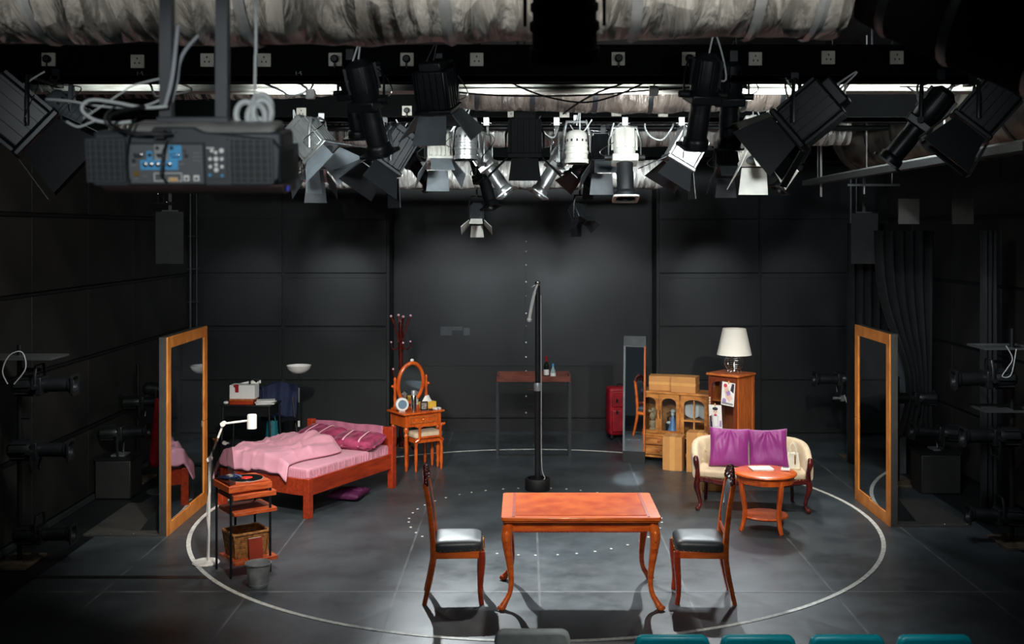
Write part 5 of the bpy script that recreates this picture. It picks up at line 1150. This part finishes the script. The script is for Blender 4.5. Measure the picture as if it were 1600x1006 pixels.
# cable runs along the rails
for i, (pts, m, lab) in enumerate((
    ([(690, 140), (760, 148), (840, 150), (930, 148), (1000, 142), (1080, 136)], RUBBER, 'black cable strung behind the front rail at centre'),
    ([(800, 130), (850, 150), (910, 160), (960, 150), (1010, 128)], RUBBER, 'black cable sagging below the front rail at centre right'),
    ([(880, 178), (905, 160), (940, 142), (975, 130)], RUBBER, 'black cable slanting up to the front rail at centre right'),
    ([(940, 190), (960, 205), (975, 220), (985, 232)], RUBBER, 'black cable slanting down to the cream lantern'),
    ([(1008, 200), (1018, 214), (1035, 218), (1050, 200)], CABW, 'white cable loop hanging under second rail at right centre'),
    ([(845, 200), (856, 212), (866, 214), (872, 200)], CABW, 'white cable loop left of the white can'),
    ([(1228, 130), (1232, 155), (1240, 168), (1247, 172)], CABW, 'white cable hanging down at the big black lantern'),
    ([(1270, 130), (1276, 155), (1296, 168), (1318, 160), (1323, 130)], CABW, 'white cable looped beside the big black lantern'),
    ([(1312, 132), (1308, 155), (1300, 168)], CABW, 'short white cable inside the loop by the black lantern'),
    ([(1436, 130), (1436, 160), (1448, 175), (1470, 165), (1470, 145)], CABW, 'white cable loop on the tilted lantern at right'),
    ([(412, 130), (440, 142), (455, 150), (480, 140)], CABW, 'white cable sagging between projector and dark profile'),
    ([(232, 130), (240, 145), (250, 150), (300, 140)], CABW, 'thin white cable above the projector left'))):
    Yc = 7.55 if pts[0][1] < 180 else 9.8
    pw_ = [P(a, b, Yc+.02*j) for j, (a, b) in enumerate(pts)]; ry = 7.1 if Yc < 8 else 9.7
    if pw_[0].z > 4.05: pw_.insert(0, Vector((pw_[0].x, ry+.03, 4.19)))
    if pw_[-1].z > 4.05: pw_.append(Vector((pw_[-1].x, ry+.03, 4.19)))
    tag(MB().sweep(catmull(pw_, 6), .0065 if m is RUBBER else .008, 6).build('rig_cable', m), lab, 'cable')
# ---- cable tray at right with rods
ct = thing('cable_tray', 'long grey cable tray running forward at upper right', 'cable tray', (3.4, 10.2, 3.74))
MB().bx(-.05, .05, -2.9, 2.9, 0, .008).build('tray_floor', ALU, ct)
for s in (-1, 1): MB().bx(s*.05-.004, s*.05+.004, -2.9, 2.9, 0, .06).build('tray_side', ALU, ct)
for y in (2.4, .6, -1.4): MB().cyl((0, y, 0), (0, y, 1.4), .008, n=6).build('hanger_rod', STEEL, ct)
MB().sweep(catmull([(0, 2.8, .06), (.02, 1.5, .075), (-.02, 0, .07), (.02, -2.8, .075)], 6), .012, 6).build('cable', CABW, ct)
q = P(1283, 250, 12.9); cv = MB().cyl((q.x, 12.9, 3.6), (q.x, 12.9, 4.5), .014, n=8).cyl((q.x-.05, 12.9, 3.78), (q.x+.05, 12.9, 3.78), .02, n=8).build('drop_rod', WHITE); tag(cv, 'thin white vertical rod at the end of the cable tray', 'rod')
q = P(1365, 289, 11.8); sb_ = MB().bx(q.x-.28, q.x+.28, 11.78, 11.82, q.z-.012, q.z+.012).cyl((q.x-.1, 11.8, q.z), (q.x-.1, 11.8, q.z-.1), .012).cyl((q.x+.2, 11.8, q.z), (q.x+.2, 11.8, 5.2), .007, n=6).build('pipe_bracket', STEEL); tag(sb_, 'short silver pipe bracket under the cable tray', 'bracket')

# ================================================================== projector
pj = thing('projector', 'dark grey ceiling projector showing its rear connector panel', 'projector', P(287, 249, 2.76), 2)
pj.rotation_euler.x = R(8)
k = 2.76/F   # metres per photographed pixel at that depth
def q(px, py): return ((px-287)*k, (250-py)*k)
hw = 150*k; zt, zb = 50*k, -42*k; DP = .20
MB().prism([(-hw, zb+.015), (-hw+.02, zb), (hw-.03, zb), (hw-.005, zb+.02), (hw, zt-.055), (hw-.02, zt-.03), (hw*.2, zt-.012), (hw*.1, zt+.0), (-hw*.3, zt), (-hw*.36, zt-.022), (-hw+.01, zt-.03), (-hw, zt-.04)], .0, .03, XZ).build('rear_shell', PROJ, pj, bevel=.004)
top_ = MB().bx(-hw+.006, hw+.0, .03, DP, zb+.012, zt-.012).build('body', PROJ, pj, bevel=.012, segs=3)
MB().prism([(.03, zt-.02), (DP-.01, zt-.014), (DP-.03, zt+.012), (.05, zt+.004)], -hw*.62, hw*.92, YZ).build('top_cover', mat('projector_top', (138, 136, 132), .45), pj, bevel=.01)
MB().prism([(.0, zb+.002), (.045, zb-.024), (DP, zb-.03), (DP, zb+.002)], -hw+.03, hw+.004, YZ).build('bottom_tray', PROJD, pj, bevel=.004)
# angled right flank with mesh
fl = MB().prism([(hw-.006, .0), (hw+.012, .11), (hw+.012, DP), (hw-.006, DP)], zb+.004, zt-.05).build('flank', PROJ, pj)
mb = MB()
for i in range(10):
    for j in range(11):
        f_ = (i+.5)/10; mb.box((hw-.006+.018*f_+.0015, .0+.11*f_, zb+.012+(zt-.06-zb-.012)*(j+.5)/11), (.0045, .006, .0045), Matrix.Rotation(R(80), 3, 'Z'))
mb.build('vent_mesh', RUBBER, fl, kind='stuff')
# grilles
def grille(px0, px1, py0, py1, nv, nh, label):
    x0, z1 = q(px0, py0); x1, z0 = q(px1, py1)
    g = MB().bx(x0, x1, -.003, .0, z0, z1).build('grille_well', RUBBER, pj)
    MB().ring(rr4(x0-.004, x1+.004, z0-.004, z1+.004), rr4(x0, x1, z0, z1), -.009, .0, XZ).build('grille_frame', PROJ, g)
    for i in range(nv): x = x0+(x1-x0)*(i+.5)/nv; MB().bx(x-.0022, x+.0022, -.009, -.002, z0, z1).build('vertical_slat', PROJ, g)
    for j in range(nh): z = z0+(z1-z0)*(j+.5)/nh; MB().bx(x0, x1, -.0075, -.002, z-.0017, z+.0017).build('horizontal_slat', PROJ, g)
def rr4(x0, x1, z0, z1): return [(x0, z0), (x1, z0), (x1, z1), (x0, z1)]
grille(141, 196, 221, 283, 6, 6, ''); grille(362, 424, 220, 285, 6, 6, '')
x0, z1 = q(203, 226); x1, z0 = q(318, 287)
pn = MB().bx(x0, x1, -.004, .0, z0, z1).build('connector_panel', PROJG, pj); MB().ring(rr4(x0-.004, x1+.004, z0-.003, z1+.004), rr4(x0, x1, z0, z1), -.009, .0, XZ).build('panel_lip', RUBBER, pn)
def pl_(px0, px1, py0, py1, m, name, d0=-.0055):
    a, b = q(px0, py0); c_, d_ = q(px1, py1); return MB().bx(a, c_, d0, -.003, d_, b).build(name, m, pn)
pl_(221, 279, 251, 266, BLUE, 'blue_panel'); pl_(231, 240, 237, 252, BLUE, 'blue_panel'); pl_(265, 285, 228, 251, BLUE, 'blue_panel'); pl_(243, 264, 227, 251, mat('light_grey_panel', (150, 150, 148), .5), 'grey_panel')
for px in (229, 238, 248, 257, 266): a, b = q(px, 257.5); MB().lathe([(.0065, 0), (.0065, .006), (.004, .006), (.004, .012)], 12, (a, -.005, b), (0, -1, 0)).build('bnc_jack', CHROME, pn)
for px, py, m in ((218, 243.5, CHROME), (253.5, 243.5, CHROME), (275.5, 243.5, CHROME), (271, 281, CREAM)):
    a, b = q(px, py); vg = MB().prism([(a-.013, b+.005), (a+.013, b+.005), (a+.010, b-.006), (a-.010, b-.006)], -.009, -.004, XZ).build('serial_port', m, pn, bevel=.002)
    MB().bx(a-.009, a+.009, -.0095, -.0088, b-.003, b+.003).build('port_core', BLUE if px == 275.5 else (TAPE if px == 271 else RUBBER), vg)
for px, py in ((248, 232), (270, 232), (290, 236), (236, 243), (211, 252), (292, 244)): a, b = q(px, py); MB().lathe([(.0048, 0), (.005, .003), (.0025, .003)], 12, (a, -.005, b), (0, -1, 0)).build('audio_jack', RUBBER if px != 290 else CHROME, pn)
a, b = q(214, 272); MB().lathe([(.007, 0), (.007, .004), (.002, .004)], 12, (a, -.004, b), (0, -1, 0)).build('video_jack', BRASS, pn)
for px in (291.5, 307): a, b = q(px, 279); nt_ = MB().bx(a-.007, a+.007, -.008, -.004, b-.007, b+.007).build('network_port', WHITE, pn); MB().bx(a-.004, a+.004, -.0085, -.0078, b-.004, b+.002).build('port_core', RUBBER, nt_)
for py in (239, 245, 251): pl_(302, 314, py, py+1.6, GREYM, 'printed_line')
for px, py in ((211, 259), (284, 257), (213, 280), (227, 276)): pl_(px-4, px+4, py-1, py+1, GREYM, 'printed_line')
MB().ring(rr4(q(241, 0)[0], q(284, 0)[0], q(0, 284)[1], q(0, 271)[1]), rr4(q(242, 0)[0], q(283, 0)[0], q(0, 283)[1], q(0, 272)[1]), -.0052, -.004, XZ).build('printed_frame', WHITE, pn)
x0, z1 = q(323, 230); x1, z0 = q(354, 280)
cp = MB().bx(x0, x1, -.005, 0, z0, z1).build('control_panel', mat('control_grey', (58, 60, 62), .5), pj)
for px, py, w2 in ((338, 239, 3), (338, 249, 4), (338, 258, 3), (329, 249, 3), (347, 249, 3), (329, 261, 3), (347, 261, 3), (338, 266, 4), (347, 236, 4), (332, 236, 3), (328, 274, 2.5), (347, 275, 2.5)):
    a, b = q(px, py); MB().lathe([(w2*k, 0), (w2*k*.9, .003)], 12, (a, -.005, b), (0, -1, 0)).build('button', WHITE if py < 270 else BLUE, cp)
a, b = q(329, 232); MB().bx(a-.009, a+.011, -.0056, -.005, b-.001, b+.0015).build('printed_line', WHITE, cp)
a, b = q(256, 209); MB().bx(a-.022, a+.022, -.004, .02, b-.02, b+.012).build('power_socket', RUBBER, pj); MB().bx(a-.012, a+.012, -.03, .0, b-.012, b+.008).build('power_plug', RUBBER, pj)
for px, py in ((277, 207), (355, 218), (362, 208)): a, b = q(px, py); MB().lathe([(.003, 0), (.002, .002)], 8, (a, -.004, b), (0, -1, 0)).build('screw', CHROME, pj)
MB().bx(hw-.01, hw+.008, .06, .1, zb-.018, zb-.006).build('status_light', mat('status_blue', (70, 80, 220), .3), pj)
for dx in (-.01, .0): pass
MB().sweep([(-hw*.15, .02, zt-.02), (-hw*.17, -.03, zt-.06), (-hw*.2, -.035, zb+.03), (-hw*.17, -.014, zb+.012)], .0035, 6).build('signal_cable', RUBBER, pj)
MB().sweep(catmull([(-hw*.5, .02, zt+.02), (-hw*.52, -.03, zt-.02), (-hw*.57, -.02, zb+.05), (-hw*.55, -.012, zb+.012)], 5), .003, 6).build('signal_cable', RUBBER, pj)
MB().sweep(catmull([(-.02, -.025, q(256, 209)[1]), (-.06, -.04, q(0, 209)[1]), (-.14, -.03, q(0, 205)[1]), (-.20, .05, q(0, 185)[1]), (-.14, .15, q(0, 170)[1])], 6), .005, 6).build('power_cable', RUBBER, pj)
# hanger: two posts and a plate
hg = thing('projector_mount', 'grey ceiling mount of two posts above the projector', 'mount', P(318, 195, 2.95))
lo = P(318, 195, 2.95)
for px in (261, 348):
    p = P(px, 190, 2.95)-lo; MB().bx(p.x-.016, p.x+.016, -.016, .016, -.02, 1.3).build('post', mat('post_grey', (66, 68, 72), .5), hg)
a = P(268, 0, 2.95)-lo; b = P(362, 0, 2.95)-lo; MB().bx(a.x-.02, b.x+.01, -.07, .14, -.02, .015).build('mount_plate', mat('post_grey2', (60, 62, 66), .5), hg, bevel=.004); MB().bx(a.x+.02, b.x-.02, -.05, .12, -.06, -.02).build('lower_plate', MATS['post_grey2'], hg)
# cables around the projector
def loose(label, pts, Y, r, m, name='loose_cable'): tag(MB().sweep(catmull([P(a, b, Y+(c_[0] if c_ else 0)) for a, b, *c_ in pts], 7), r, 8).build(name, m), label, 'cable')
loose('thick pale cable looping left of the projector', [(262, 166), (225, 168), (180, 160), (145, 156), (130, 163), (130, 175), (150, 188), (180, 192), (205, 190)], 2.9, .0045, CABW)
loose('thin white cable crossing behind the pale loop', [(72, 155), (110, 158), (150, 165), (190, 168), (230, 164), (262, 150)], 2.95, .0026, CABW)
loose('white cable slanting up from the lantern to front rail', [(130, 185), (160, 165), (190, 145), (210, 133), (262, 120)], 2.95, .0024, CABW)
loose('black cable hanging in a loop onto the projector', [(182, 165), (166, 178), (165, 192), (185, 206), (222, 210)], 2.8, .003, RUBBER)
loose('grey cable dropping along the left mount post', [(278, 40), (274, 80), (270, 115), (265, 140), (258, 165)], 2.9, .006, mat('grey_cable', (150, 152, 156), .5))
loose('grey cable bowed between the two mount posts', [(310, 55), (290, 78), (280, 100), (276, 130), (268, 160)], 2.95, .005, MATS['grey_cable'])
loose('thin white line hanging right of the mount', [(400, -330), (400, 40), (399, 90), (398, 140), (396, 170)], 2.9, .004, CABW)
loose('pale thin cable below the lantern left of projector', [(104, 190), (122, 198), (140, 192), (150, 188)], 2.9, .0026, CABW)
# white cable coil hanging at right of mount
co = thing('cable_coil', 'bundle of white cable coiled on the right of projector mount', 'cable coil', P(393, 172, 2.9))
for i in range(4):
    c_ = Vector((random.uniform(-.03, .03), random.uniform(-.02, .02), random.uniform(-.025, .02))); a = random.uniform(-.5, .5)
    MB().sweep([c_+Vector((.026*math.cos(t2)*math.cos(a), .01*math.sin(a)*math.cos(t2)+.004*i, .034*math.sin(t2))) for t2 in [2*PI*j/20 for j in range(20)]], .0085, 7, closed=True).build('loop', CABW, co)
MB().sweep(catmull([(.0, 0, -.02), (.012, -.01, -.05), (.02, 0, -.065)], 5), .009, 7).build('tail', CABW, co)
lp = thing('loudspeaker_bracket', 'small steel bracket with bolts below the projector', 'bracket', P(250, 315, 13.8)); MB().bx(-.08, .18, -.02, .02, -.03, -.01).bx(-.03, -.01, -.01, .01, -.02, .12).bx(.04, .06, -.01, .01, -.02, .08).build('arm', BLACKM, lp); MB().ball((-.02, -.02, .1), .016, 8, 6).ball((.09, -.02, -.005), .016, 8, 6).build('bolts', CHROME, lp)

# ================================================================== side lighting booms
def boom(label, x, y, h, arms=()):
    b = thing('light_boom', label, 'boom stand', (x, y, 0))
    MB().bx(-.16, .16, -.24, .24, .0, .03).build('base_plate', mat('boom_base', (104, 92, 76), .6, scale=9, rgb2=(60, 52, 44)), b, bevel=.005)
    MB().cyl((0, 0, .03), (0, 0, h), .024, n=12).build('pole', BLACKM, b)
    for z, l in arms: MB().cyl((0, 0, z), (l, 0, z), .018, n=8).build('side_arm', BLACKM, b)
    return b
G2 = 'side lanterns on booms'
boom('tall lighting boom at the far left edge of stage', -4.86, 10.45, 2.1, ((1.86, .2), (1.40, .1)))
fixture('profile', 'upper black profile lantern on far left boom with white loop cable', 62, 602, 10.4, (1, .05, .02), FIXB, 1.0, .2, base=True, group=G2, clampdir=(0, 0, .2))
fixture('profile', 'middle black profile lantern on the far left boom', 55, 703, 10.4, (1, .05, 0), FIXB, 1.0, .2, base=True, group=G2, clampdir=(0, 0, -.2))
fixture('profile', 'lowest black profile lantern on the far left boom', 62, 835, 10.4, (1, .05, .02), FIXB, .95, .2, base=True, group=G2, clampdir=(0, 0, .2))
tag(MB().sweep(catmull([P(12, 600, 10.2), P(4, 580, 10.2), P(14, 556, 10.2), P(34, 550, 10.2), P(40, 575, 10.2), P(22, 600, 10.2)], 6), .006, 6).build('safety_loop', CABW), 'pale loop of cable on the upper far left lantern', 'cable')
tag(MB().bx(-5.1, -4.45, 10.2, 10.6, 1.98, 2.0).build('boom_shelf', ALU), 'thin metal shelf above the upper far left lantern', 'shelf')
boom('second lighting boom on left behind the black box', -4.95, 13.9, 1.5, ((.98, .3),))
fixture('profile', 'upper lantern of the left pair near the back', 222, 628, 13.9, (1, .02, .03), FIXB, 1.0, .2, base=True, group=G2, clampdir=(0, 0, -.2))
fixture('profile', 'lower lantern of the left pair standing over the black box', 188, 676, 13.1, (1, .05, .04), FIXB, 1.0, .2, base=True, group=G2, clampdir=(0, 0, -.27))
fixture('par', 'small dark lantern high on the left boom behind mirror', 246, 608, 13.9, (1, .1, -.1), FIXB, .9, .2, base=True, group=G2, clampdir=(0, 0, -.2))
def blackbox(label, px0, px1, pyt, pyb):
    a = G(px0, pyb); b_ = G(px1, pyb); h = CH-(pyt-VY)/F*(a.y+.1); w2 = (b_.x-a.x)/2
    o = thing('black_box', label, 'box', ((a.x+b_.x)/2, a.y+.2, 0)); MB().bx(-w2, w2, -.2, .2, 0, h).build('body', mat('black_case', (34, 33, 33), .6), o, bevel=.015); MB().bx(-w2-.01, w2+.01, -.21, .21, h, h+.03).build('lid', BLACKM, o); MB().bx(-.06, .1, -.1, .1, h+.03, h+.045).build('stand_plate', GREYM, o)
blackbox('black covered box under the left lantern pair', 148, 204, 717, 780)
blackbox('black covered box under the right lantern pair', 1440, 1502, 708, 772)
boom('tall lighting boom at the far right edge of stage', 4.98, 11.1, 2.2, ((1.86, -.2), (1.0, -.2)))
fixture('profile', 'upper black profile lantern on the far right boom', 1545, 592, 11.0, (-1, .05, -.02), FIXB, 1.05, .2, base=True, group=G2, clampdir=(0, 0, .2))
fixture('profile', 'middle black profile lantern on the far right boom', 1556, 682, 11.0, (-1, .05, 0), FIXB, 1.0, .2, base=True, group=G2, clampdir=(0, 0, -.2))
fixture('profile', 'lowest black profile lantern on the far right boom', 1562, 806, 11.0, (-1, .05, .05), FIXB, .95, .2, base=True, group=G2, clampdir=(0, 0, .2))
tag(MB().sweep(catmull([P(1572, 540, 10.9), P(1582, 560, 10.9), P(1574, 575, 10.9), P(1566, 588, 10.9), P(1580, 585, 10.9), P(1588, 545, 10.9)], 6), .005, 6).build('safety_loop', CABW), 'pale loop of cable above the upper far right lantern', 'cable')
for z, lab in ((2.0, 'upper'), (1.37, 'lower')): tag(MB().ring([(4.62, 10.9), (5.15, 10.9), (5.15, 11.35), (4.62, 11.35)], [(4.65, 10.93), (5.12, 10.93), (5.12, 11.32), (4.65, 11.32)], z, z+.02).bx(4.7, 4.95, 11.0, 11.2, z, z+.015).build('boom_shelf', ALU), lab+' thin metal bracket frame on far right boom', 'bracket')
boom('lighting boom on right behind the black box', 4.72, 13.75, 1.35)
fixture('profile', 'upper lantern of the right pair beside the right mirror', 1432, 622, 13.7, (-1, .05, .0), FIXB, 1.05, .2, base=True, group=G2, clampdir=(0, 0, -.2))
fixture('profile', 'lower lantern of the right pair over the black box', 1470, 676, 13.3, (-1, .03, .06), FIXB, 1.05, .2, base=True, group=G2, clampdir=(0, 0, -.2))
boom('lighting boom near the right back corner behind mirror', 4.62, 15.2, 1.5)
fixture('profile', 'lantern peeking out left of the right mirror', 1312, 592, 15.1, (-1, .0, .0), FIXB, 1.05, .2, base=True, group=G2, clampdir=(0, 0, -.2))
o = thing('boom_clamp', 'pale clamp and cable on the boom left of the right mirror', 'clamp', P(1318, 622, 15.0)); MB().cyl((-.15, 0, 0), (.06, 0, 0), .02, n=8).box((-.02, 0, 0), (.05, .06, .08)).build('jaw', FIXS, o); MB().sweep(catmull([(.0, -.04, .05), (.03, -.05, -.05), (.1, -.05, -.15), (.13, -.04, -.22)], 5), .007, 6).build('cable', CABW, o)
